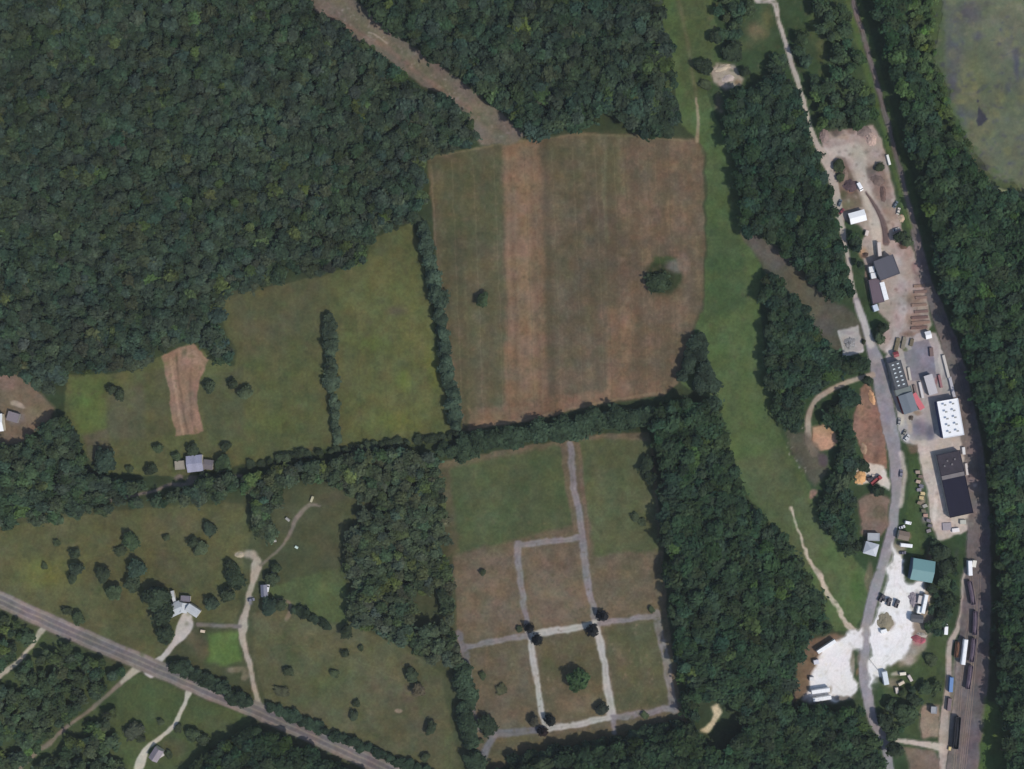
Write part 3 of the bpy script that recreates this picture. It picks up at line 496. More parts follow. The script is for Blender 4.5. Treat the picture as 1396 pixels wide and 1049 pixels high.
# ground: one sheet out to the horizon
gx = np.concatenate([[-16000, -9000, -5000, -2500, -1300, -700, -400], np.arange(X0, X1 + 1, 2), [1800, 2100, 2700, 3900, 6500, 10500, 17400]]).astype(np.float32)
gy = np.concatenate([[-16000, -9000, -5000, -2500, -1300, -700, -380], np.arange(Y0, Y1 + 1, 2), [1430, 1750, 2350, 3550, 6000, 10000, 17000]]).astype(np.float32)
GX, GY = np.meshgrid(gx, gy)
ci = np.clip((GX - X0).astype(int), 0, W_ - 1); cj = np.clip((GY - Y0).astype(int), 0, H_ - 1)
gc = ALB[cj, ci].copy()
out = (GX < X0) | (GX > X1) | (GY < Y0) | (GY > Y1)
gc[out] = alb((58, 68, 50))
idx = np.arange(GX.size).reshape(GX.shape)
q = np.stack([idx[1:, :-1].ravel(), idx[1:, 1:].ravel(), idx[:-1, 1:].ravel(), idx[:-1, :-1].ravel()], 1)
me = np_mesh('ground', np.stack([(GX.ravel() - CX) * M, (CY - GY.ravel()) * M, np.zeros(GX.size)], 1), q, gc.reshape(-1, 3))
me.materials.append(GM['grass'])
g = bpy.data.objects.new('ground', me); COL.objects.link(g); tag(g, 'weedy green and brown ground under the woods and between the fields', 'ground', None, 'structure')

# ------------------------------------------------------------------ trees
def icosphere(sub):
    bm = bmesh.new(); bmesh.ops.create_icosphere(bm, subdivisions=sub, radius=1.0)
    v = np.array([x.co[:] for x in bm.verts], np.float32)
    f = np.array([[x.index for x in fc.verts] + [fc.verts[2].index] for fc in bm.faces], np.int32)
    bm.free(); return v, f
def crown_arrays(seed, sub, nleaf, leaf=0.2, conifer=False, lobes=9, spread=1.08):
    """unit crown: radius about 1, centre at the origin; returns vertices, faces (triangles given as (a,b,c,-1)) and clump tone"""
    r = np.random.default_rng(seed)
    L = r.normal(size=(lobes, 3)); L[:, 2] = np.abs(L[:, 2]) * 0.8 + 0.0; L /= np.linalg.norm(L, axis=1)[:, None]
    la = r.uniform(0.16, 0.56, lobes)
    def rad(d):
        k = np.clip(d @ L.T, 0, 1) ** 8
        return 0.64 + (k * la).max(1)
    v, f = icosphere(sub)
    if conifer:
        sh = lambda d: np.stack([d[:, 0], d[:, 1], d[:, 2]], 1) * (0.85 + 0.3 * r.random(len(d)))[:, None]
        core = v * np.array([1, 1, 1.5]) * 0.8
        core[:, :2] *= np.clip(0.75 - 0.55 * core[:, 2:3] / 1.2, 0.08, 1.2)
    else:
        core = v * rad(v)[:, None] * 0.93
        core[:, 2] = np.where(core[:, 2] < 0, core[:, 2] * 0.6, core[:, 2] * 0.85)
    d = r.normal(size=(nleaf, 3)); d[:, 2] = d[:, 2] * 0.9 + 0.45; d /= np.linalg.norm(d, axis=1)[:, None]
    if conifer:
        t = r.random(nleaf) ** 0.7; ang = r.uniform(0, 2 * math.pi, nleaf)
        rr = (1 - t) * r.uniform(.75, 1.1, nleaf)
        p = np.stack([np.cos(ang) * rr, np.sin(ang) * rr, t * 2.4 - 1.1], 1)
        d = np.stack([np.cos(ang), np.sin(ang), np.full(nleaf, 0.6)], 1)
    else:
        p = d * (rad(d) * r.uniform(0.84, spread, nleaf))[:, None]
        p[:, 2] = np.where(p[:, 2] < 0, p[:, 2] * 0.6, p[:, 2] * 0.85)
    n = d * 0.6 + np.array([0, 0, 0.42]) + r.normal(size=d.shape) * 0.36; n /= np.linalg.norm(n, axis=1)[:, None]
    a = np.cross(n, r.normal(size=d.shape)); a /= np.linalg.norm(a, axis=1)[:, None]
    b = np.cross(n, a)
    s = r.uniform(0.6, 1.25, nleaf)[:, None] * leaf; e = r.uniform(0.6, 1.0, nleaf)[:, None]
    qv = np.stack([p + a * s + b * s * e * .2, p + b * s * e, p - a * s - b * s * e * .2, p - b * s * e], 1).reshape(-1, 3)
    fq = np.arange(nleaf * 4, dtype=np.int32).reshape(-1, 4) + len(core)
    f = f.copy(); f[:, 3] = -1
    tone = np.concatenate([np.full(len(core), 0.9), np.repeat(r.uniform(0.8, 1.22, nleaf), 4)]).astype(np.float32)
    return np.concatenate([core, qv]).astype(np.float32), np.concatenate([f, fq]), tone
def tri_mesh(name, verts, faces, colors=None, smooth_n=None):
    me = bpy.data.meshes.new(name)
    tri = faces[:, 3] < 0
    cnt = np.where(tri, 3, 4).astype(np.int32)
    loops = faces.ravel(); loops = loops[loops >= 0]
    me.vertices.add(len(verts)); me.vertices.foreach_set('co', np.ascontiguousarray(verts, np.float32).ravel())
    me.loops.add(len(loops)); me.loops.foreach_set('vertex_index', loops.astype(np.int32))
    me.polygons.add(len(faces)); me.polygons.foreach_set('loop_start', np.concatenate([[0], np.cumsum(cnt)[:-1]]).astype(np.int32))
    me.update(calc_edges=True)
    if colors is not None:
        a = me.attributes.new('albedo', 'FLOAT_COLOR', 'POINT')
        a.data.foreach_set('color', np.concatenate([colors, np.ones((len(verts), 1), np.float32)], 1).astype(np.float32).ravel())
    me.polygons.foreach_set('use_smooth', tri)
    return me
CROWNS = []
for k in range(7):
    v, f, t = crown_arrays(100 + k, 3, 520, 0.15, lobes=8 + k % 4)
    me = tri_mesh('broadleaf_crown', v, f); me.materials.append(LEAF_OBJ); CROWNS.append(me)
CONES = []
for k in range(3):
    v, f, t = crown_arrays(150 + k, 2, 420, 0.17, conifer=True)
    me = tri_mesh('conifer_crown', v, f); me.materials.append(LEAF_OBJ); CONES.append(me)
def trunk_mesh():
    v, f = [], []
    def limb(p, q, r0, r1, n=7):
        p, q = np.array(p, float), np.array(q, float); d = (q - p) / np.linalg.norm(q - p)
        a = np.cross(d, [0.31, 0.95, 0.1]); a /= np.linalg.norm(a); b = np.cross(d, a)
        o = len(v)
        for c, rr in ((p, r0), ((p + q) / 2, (r0 + r1) / 2), (q, r1)):
            for i in range(n):
                t = 2 * math.pi * i / n; v.append(tuple(c + (a * math.cos(t) + b * math.sin(t)) * rr))
        for k in range(2):
            for i in range(n): f.append((o + k * n + i, o + k * n + (i + 1) % n, o + (k + 1) * n + (i + 1) % n, o + (k + 1) * n + i))
    limb((0, 0, 0), (0.01, 0.0, 0.55), 0.035, 0.02); limb((0.01, 0, .5), (0, .02, .85), .02, .006)
    limb((0, 0, .38), (.16, .05, .62), .014, .005); limb((0, 0, .42), (-.13, .09, .66), .013, .005); limb((0, 0, .46), (-.03, -.16, .7), .012, .004); limb((0, 0, .5), (.1, -.1, .74), .01, .004)
    me = bpy.data.meshes.new('tree_trunk'); me.from_pydata(v, [], f); me.materials.append(BARK)
    me.polygons.foreach_set('use_smooth', np.ones(len(f), bool)); return me
TRUNK = trunk_mesh()
LEAF_GAIN = 1.17      # leaves shade one another, so a leaf is lighter than a whole crown
def tree(px, py, r_px, h, col, label, group=None, kind='broadleaf', name=None):
    rad = r_px * M
    x, y = at(px, py, 0.72 * h)
    rz = random.uniform(0, 6.28)
    o = thing(name or ('conifer_tree' if kind == 'conifer' else 'shrub' if kind == 'shrub' else 'broadleaf_tree'), label, 'shrub' if kind == 'shrub' else 'tree', (x, y, 0), rz, group)
    c = bpy.data.objects.new('crown', random.choice(CONES if kind == 'conifer' else CROWNS)); COL.objects.link(c); c.parent = o
    k = alb(col) * LEAF_GAIN * np.array([1.0, .98, 1.06])
    c.color = (*k, 1)
    if kind == 'conifer':
        c.scale = (rad, rad, h * 0.38); c.location = (0, 0, h * 0.5)
    else:
        ch = min(rad * 1.05, h * 0.55) * random.uniform(.9, 1.1)
        lo, hi = (.97, 1.03) if r_px > 15 and h < 12 else (.86, 1.2)
        c.scale = (rad * random.uniform(lo, hi), rad * random.uniform(lo, hi), ch); c.location = (0, 0, h - ch * .95)
        if kind == 'shrub': c.location = (0, 0, max(h - ch, ch * .45))
    t = bpy.data.objects.new('trunk', TRUNK); COL.objects.link(t); t.parent = o
    t.scale = (h * 0.8, h * 0.8, h * .9)
    return o

DK, MD, LT, YG, BG = (50, 61, 48), (57, 71, 52), (70, 82, 62), (84, 96, 60), (52, 66, 56)
# isolated trees: x, y, crown radius in photograph pixels, height, colour, kind, what singles it out
LONE = [
 (658, 408, 10, 7, MD, 'b', 'small round tree standing alone in the olive western part of the brown hayfield'),
 (898, 386, 16, 7, (54, 66, 50), 'b', 'broad dark tree in the round green patch in the east of the brown hayfield'),
 (540, 308, 6, 5, DK, 'b', 'small dark tree in the pointed northern corner of the western pasture'),
 (152, 531, 8, 6, DK, 'b', 'left of the pair of small dark trees beside the bright green pasture plot'),
 (163, 538, 9, 6, DK, 'b', 'right of the pair of small dark trees beside the bright green pasture plot'),
 (285, 528, 9, 7, DK, 'b', 'dark tree just east of the tilled pinkish strip'),
 (333, 536, 11, 7, LT, 'b', 'pale grey green round tree alone in the pasture east of the tilled strip'),
 (317, 524, 7, 6, DK, 'b', 'small dark tree tucked beside the pale grey green pasture tree'),
 (140, 629, 17, 10, BG, 'b', 'broad bluish green tree in the southwest corner of the pasture'),
 (215, 612, 7, 5, MD, 'b', 'small tree in the lower pasture northwest of the bluish house'),
 (308, 609, 7, 5, DK, 'b', 'small dark tree in the pasture northeast of the bluish house'),
 (176, 640, 6, 4, MD, 's', 'small green bush at the south edge of the pasture west of the bluish house'),
 (205, 641, 9, 6, DK, 'b', 'dark tree at the south edge of the pasture west of the bluish house'),
 (240, 623, 6, 5, MD, 'b', 'small tree at the west corner of the bluish house'),
 (262, 614, 9, 6, DK, 'b', 'dark tree against the north wall of the bluish house'),
 (276, 652, 9, 6, DK, 'b', 'dark tree in front of the bluish house'),
 (303, 632, 14, 7, MD, 'b', 'wide tree just east of the bluish house'),
 (178, 738, 12, 8, MD, 'b', 'tall oblong tree in the northern part of the rough olive meadow'),
 (164, 752, 8, 5, DK, 's', 'dark bush southwest of the tall oblong meadow tree'),
 (101, 756, 8, 6, DK, 'b', 'upper tree of the dark vertical trio in the west of the olive meadow'),
 (103, 776, 9, 7, BG, 'b', 'middle tree of the dark vertical trio in the west of the olive meadow'),
 (98, 789, 8, 6, DK, 'b', 'lowest tree of the dark vertical trio in the west of the olive meadow'),
 (77, 741, 6, 4, MD, 's', 'small bush in the northwest of the rough olive meadow'),
 (60, 772, 6, 3, MD, 's', 'low faint bush in the yellowish west of the olive meadow'),
 (140, 784, 11, 8, DK, 'b', 'dark tree between the vertical trio and the big pair in the olive meadow'),
 (186, 776, 14, 9, BG, 'b', 'bigger upper tree of the close group in the middle of the olive meadow'),
 (180, 797, 11, 8, DK, 'b', 'lower tree of the close group in the middle of the olive meadow'),
 (155, 808, 11, 8, MD, 'b', 'leftmost tree of the close group in the middle of the olive meadow'),
 (226, 733, 6, 4, DK, 's', 'small dark bush in the brownish north of the olive meadow'),
 (285, 722, 11, 7, BG, 'b', 'upper of two trees in the northeast of the olive meadow'),
 (273, 749, 10, 6, LT, 'b', 'lower pale tree of two in the northeast of the olive meadow'),
 (262, 740, 8, 6, DK, 'b', 'dark tree beside the lower pale tree in the northeast of the olive meadow'),
 (106, 843, 11, 6, MD, 'b', 'tree on the north verge of the highway near the west edge'),
 (90, 833, 8, 5, DK, 's', 'bush on the north verge of the highway beside the verge tree'),
 (213, 815, 21, 13, DK, 'b', 'very large dark tree west of the silver-roofed house'),
 (222, 837, 14, 11, DK, 'b', 'dark tree between the very large tree and the pale driveway'),
 (224, 866, 14, 10, DK, 'b', 'dark tree on the west side of the pale driveway'),
 (288, 824, 10, 7, BG, 'b', 'rounded tree east of the silver-roofed house'),
 (310, 812, 11, 8, DK, 'b', 'dark tree midway between the silver-roofed house and the tan driveway'),
 (320, 790, 13, 9, DK, 'b', 'dark tree left of the bend of the tan driveway'),
 (316, 774, 10, 7, DK, 'b', 'dark tree below the rubble heap by the tan driveway'),
 (371, 790, 10, 7, DK, 'b', 'dark tree just north of the small blue-roofed shed'),
 (376, 775, 8, 6, MD, 'b', 'small tree northeast of the small blue-roofed shed'),
 (366, 829, 14, 8, BG, 'b', 'bluish green tree just south of the small blue-roofed shed'),
 (381, 826, 9, 7, DK, 'b', 'dark tree southeast of the small blue-roofed shed'),
 (472, 862, 11, 8, DK, 'b', 'dark tree at the east end of the diagonal meadow hedge'),
 (470, 892, 7, 5, DK, 's', 'dark bush below the east end of the diagonal meadow hedge'),
 (492, 884, 5, 3, MD, 's', 'tiny bush east of the diagonal meadow hedge'),
 (393, 916, 8, 5, DK, 's', 'dark round bush in the west of the dry olive meadow'),
 (455, 919, 7, 4, MD, 's', 'soft green bush in the centre of the dry olive meadow'),
 (384, 944, 10, 4, (76, 76, 62), 's', 'dull brownish bush just north of the highway in the dry meadow'),
 (561, 921, 10, 6, DK, 'b', 'dark round tree in the east of the dry olive meadow'),
 (570, 942, 11, 7, (74, 66, 56), 'b', 'dull reddish brown tree in the east of the dry olive meadow'),
 (486, 960, 7, 4, DK, 's', 'upper bush of the pair in the lower dry olive meadow'),
 (482, 977, 9, 5, BG, 's', 'lower bush of the pair in the lower dry olive meadow'),
 (587, 994, 9, 6, DK, 'b', 'oval tree in the southeast of the dry olive meadow'),
 (580, 1033, 8, 5, DK, 's', 'dark bush at the southeast end of the roadside hedge'),
 (183, 998, 13, 6, (64, 70, 58), 'b', 'dull spreading tree northwest of the lone southern house'),
 (192, 1008, 8, 5, DK, 's', 'dark bush beside the bend of the southern driveway'),
 (219, 985, 6, 4, DK, 's', 'small dark bush on the west side of the southern driveway'),
 (243, 993, 8, 4, DK, 's', 'low dark bush on the east side of the southern driveway'),
 (262, 1003, 11, 6, MD, 'b', 'left tree of the pair northeast of the lone southern house'),
 (276, 1010, 9, 6, DK, 'b', 'right tree of the pair northeast of the lone southern house'),
 (230, 1030, 7, 4, MD, 's', 'bush against the east wall of the lone southern house'),
 (722, 858, 8, 9, (38, 40, 42), 'c', 'dark conifer at the upper left of the western cemetery crossing'),
 (732, 875, 9, 10, (36, 40, 42), 'c', 'dark conifer just below the western cemetery crossing'),
 (808, 862, 10, 10, (38, 40, 42), 'c', 'dark conifer at the lower left of the eastern cemetery crossing'),
 (822, 842, 9, 10, (36, 38, 42), 'c', 'dark conifer at the upper right of the eastern cemetery crossing'),
 (708, 858, 6, 3, DK, 's', 'small dark bush west of the western cemetery crossing'),
 (750, 985, 9, 9, (38, 42, 42), 'c', 'dark conifer at the southwest corner inside the central cemetery square'),
 (740, 1000, 8, 9, (44, 38, 38), 'c', 'dark reddish conifer below the southwest corner of the central cemetery square'),
 (728, 984, 8, 6, (62, 62, 54), 'b', 'dull tree at the southwest corner outside the central cemetery square'),
 (820, 968, 10, 6, (48, 54, 48), 'b', 'round dark tree in the southeast corner of the central cemetery square'),
 (788, 929, 17, 11, (56, 75, 50), 'b', 'large mid green round tree in the middle of the cemetery square'),
 (866, 706, 7, 3, DK, 's', 'left of two dark bushes in the green northeast plot of the cemetery'),
 (875, 712, 7, 3, DK, 's', 'right of two dark bushes in the green northeast plot of the cemetery'),
 (658, 781, 6, 4, DK, 's', 'small bush in the brown northwest plot of the cemetery'),
 (665, 990, 14, 7, DK, 'b', 'spreading dark tree in the southwest corner of the cemetery'),
 (655, 1011, 5, 3, DK, 's', 'small bush beside the curving path at the cemetery southwest corner'),
 (658, 922, 6, 3, MD, 's', 'small bush in the brown western plot of the cemetery'),
 (684, 941, 9, 3, (82, 82, 62), 's', 'low olive bush in the brown western plot of the cemetery'),
 (879, 976, 7, 3, MD, 's', 'small bush just south of the eastern cemetery path'),
 (888, 831, 6, 3, MD, 's', 'bush at the northeast corner of the eastern cemetery plot'),
 (882, 634, 11, 6, DK, 'b', 'dark tree at the east edge of the green cemetery plot'),
 (888, 652, 10, 7, DK, 'b', 'dark tree below the other on the east edge of the green cemetery plot'),
 (960, 90, 12, 8, DK, 'b', 'dark tree on the west side of the pale rubble patch'),
 (1000, 70, 16, 9, DK, 'b', 'broad dark tree just north of the pale rubble patch'),
 (978, 50, 10, 7, DK, 'b', 'dark tree in the northern scrub beside the grass strip'),
 (1015, 98, 8, 7, DK, 'b', 'dark tree at the northeast corner of the pale rubble patch'),
 (962, 116, 8, 4, DK, 's', 'dark bush southwest of the pale rubble patch'),
 (1144, 226, 9, 5, MD, 's', 'green bush at the top of the planted island in the north yard'),
 (1146, 242, 7, 4, MD, 's', 'green bush lower on the planted island in the north yard'),
 (1200, 228, 7, 4, DK, 's', 'dark bush between the earth heaps of the north yard'),
 (1205, 447, 9, 8, DK, 'b', 'dark tree between the asphalt road and the mauve-roofed shed'),
 (1200, 462, 8, 7, LT, 'b', 'grey green tree at the fork of the asphalt road'),
 (1228, 322, 9, 7, DK, 'b', 'dark tree on the east side of the dark-roofed square building'),
 (1237, 330, 9, 6, LT, 'b', 'grey green tree near the railway east of the brown ramp'),
 (1178, 466, 4, 3, DK, 's', 'dark bush between the square pad and the asphalt road'),
 (1198, 670, 9, 6, DK, 'b', 'dark tree just below the red truck'),
 (1178, 636, 9, 7, DK, 'b', 'dark tree above the whitish pull-in'),
 (1184, 519, 7, 6, DK, 'b', 'dark tree at the mouth of the loop drive'),
 (1284, 754, 14, 9, DK, 'b', 'broad dark tree northeast of the teal-roofed building'),
 (1292, 774, 13, 9, DK, 'b', 'dark tree east of the teal-roofed building'),
 (1288, 796, 11, 8, MD, 'b', 'green tree southeast of the teal-roofed building'),
 (1293, 818, 10, 7, MD, 'b', 'green tree right of the long white trailer'),
 (1271, 803, 8, 6, DK, 'b', 'dark tree at the south corner of the teal-roofed building'),
 (1286, 838, 10, 7, DK, 'b', 'dark tree above the white van by the service lane'),
 (1278, 850, 8, 6, MD, 'b', 'green tree left of the white van by the service lane'),
 (1270, 900, 10, 5, MD, 's', 'green bush right of the red scrap heap'),
 (1236, 975, 17, 10, MD, 'b', 'broad green tree above the white spur lane'),
 (1208, 985, 12, 10, DK, 'b', 'dark tree on the east side of the asphalt road below the white lot'),
 (1222, 1023, 12, 10, DK, 'b', 'dark tree just below the west end of the white spur lane'),
 (1218, 1003, 9, 8, MD, 'b', 'green tree just above the west end of the white spur lane'),
 (1262, 940, 10, 6, MD, 'b', 'green tree in the grassy patch west of the service lane'),
 (1246, 955, 9, 6, DK, 'b', 'dark tree in the grassy patch west of the service lane'),
 (1168, 745, 9, 8, DK, 'b', 'dark tree just west of the silver hip-roofed house'),
 (1150, 660, 14, 10, LT, 'b', 'grey green flat-topped tree in the wood inside the loop drive'),
]
KIND = {'b': 'broadleaf', 's': 'shrub', 'c': 'conifer'}
for (x, y, r, h, c, k, lab) in LONE:
    if k == 's': c = tuple(0.5 * a + 0.5 * b for a, b in zip(c, (72, 78, 57))); r *= .88; h *= .8
    elif r < 12 and k == 'b' and x < 640: c = tuple(0.75 * a + 0.25 * b for a, b in zip(c, (74, 80, 60)))
    tree(x, y, r, h, c, lab, None, KIND[k])

def hedge(pts, width, h, col, label, group, spacing=9, kind='broadleaf'):
    q = smooth_line(pts, 12)
    acc = 0.0; last = q[0]; nxt = 0.0
    for p in q[1:]:
        d = math.hypot(p[0] - last[0], p[1] - last[1])
        acc += d; last = p
        if acc >= nxt:
            nxt = acc + spacing * .9 * random.uniform(.8, 1.2)
            j = width * .14
            c = np.array(col, float) * random.uniform(.9, 1.12)
            tree(p[0] + random.uniform(-j, j), p[1] + random.uniform(-j, j), width * random.uniform(.4, .68), h * random.uniform(.7, 1.2), c, label, group, kind)
hedge([(447, 432), (450, 470), (452, 505), (453, 530)], 18, 7, (62, 74, 60), 'tree of the thick upper tree row dividing the western pasture', 'tree row dividing the western pasture', 6.5)
hedge([(455, 540), (456, 570), (459, 600)], 13, 6, (62, 74, 60), 'slim tree of the thin lower tree row dividing the western pasture', 'tree row dividing the western pasture', 6.5)
hedge([(576, 305), (584, 345), (594, 390), (598, 420), (604, 460), (610, 505), (618, 550), (622, 580)], 18, 9, (58, 72, 60), 'tree in the hedgerow between the pasture and the brown hayfield', 'hedgerow between pasture and hayfield', 7.5)
hedge([(636, 603), (680, 600), (720, 592), (760, 586), (800, 579), (840, 571), (885, 565)], 31, 10, (52, 66, 52), 'tree in the row along the south side of the brown hayfield', 'tree row between hayfield and cemetery', 11)
hedge([(606, 612), (625, 616), (645, 612)], 22, 8, (56, 70, 54), 'tree at the west end of the row above the cemetery', 'tree row between hayfield and cemetery', 12)
hedge([(340, 634), (400, 622), (460, 614), (520, 606), (580, 600), (625, 590)], 12, 4, (54, 64, 50), 'low bush in the thin hedge along the south edge of the pasture', 'low hedge south of the pasture', 10, 'shrub')
hedge([(368, 966), (410, 984), (450, 1002), (500, 1022), (550, 1042), (590, 1058)], 15, 5, (48, 62, 50), 'bush of the dark clipped hedge along the northeast side of the highway', 'roadside hedge by the highway', 9, 'shrub')
hedge([(236, 908), (258, 916), (280, 928), (305, 944), (325, 953), (340, 957)], 20, 7, (48, 60, 48), 'tree in the dense clump north of the highway between the two driveways', 'roadside trees between the driveways', 11)
hedge([(400, 832), (425, 843), (450, 855)], 13, 5, (50, 62, 50), 'bush in the short diagonal hedge at the top of the dry olive meadow', 'diagonal meadow hedge', 9, 'shrub')
hedge([(622, 902), (634, 930), (638, 955), (630, 975), (640, 1000), (645, 1030), (648, 1060)], 24, 9, (52, 66, 52), 'tree in the thick hedge along the west side of the cemetery', 'hedge west of the cemetery', 11)
hedge([(932, 515), (940, 490), (952, 465), (962, 500), (968, 525), (952, 526)], 19, 8, (48, 60, 50), 'tree in the clump at the southeast corner of the brown hayfield', 'tree clump at the hayfield corner', 12)
hedge([(700, 1040), (760, 1028), (830, 1014), (900, 1000), (940, 990)], 20, 8, (44, 58, 46), 'tree in the line along the south edge of the cemetery', 'trees along the south edge of the cemetery', 12)

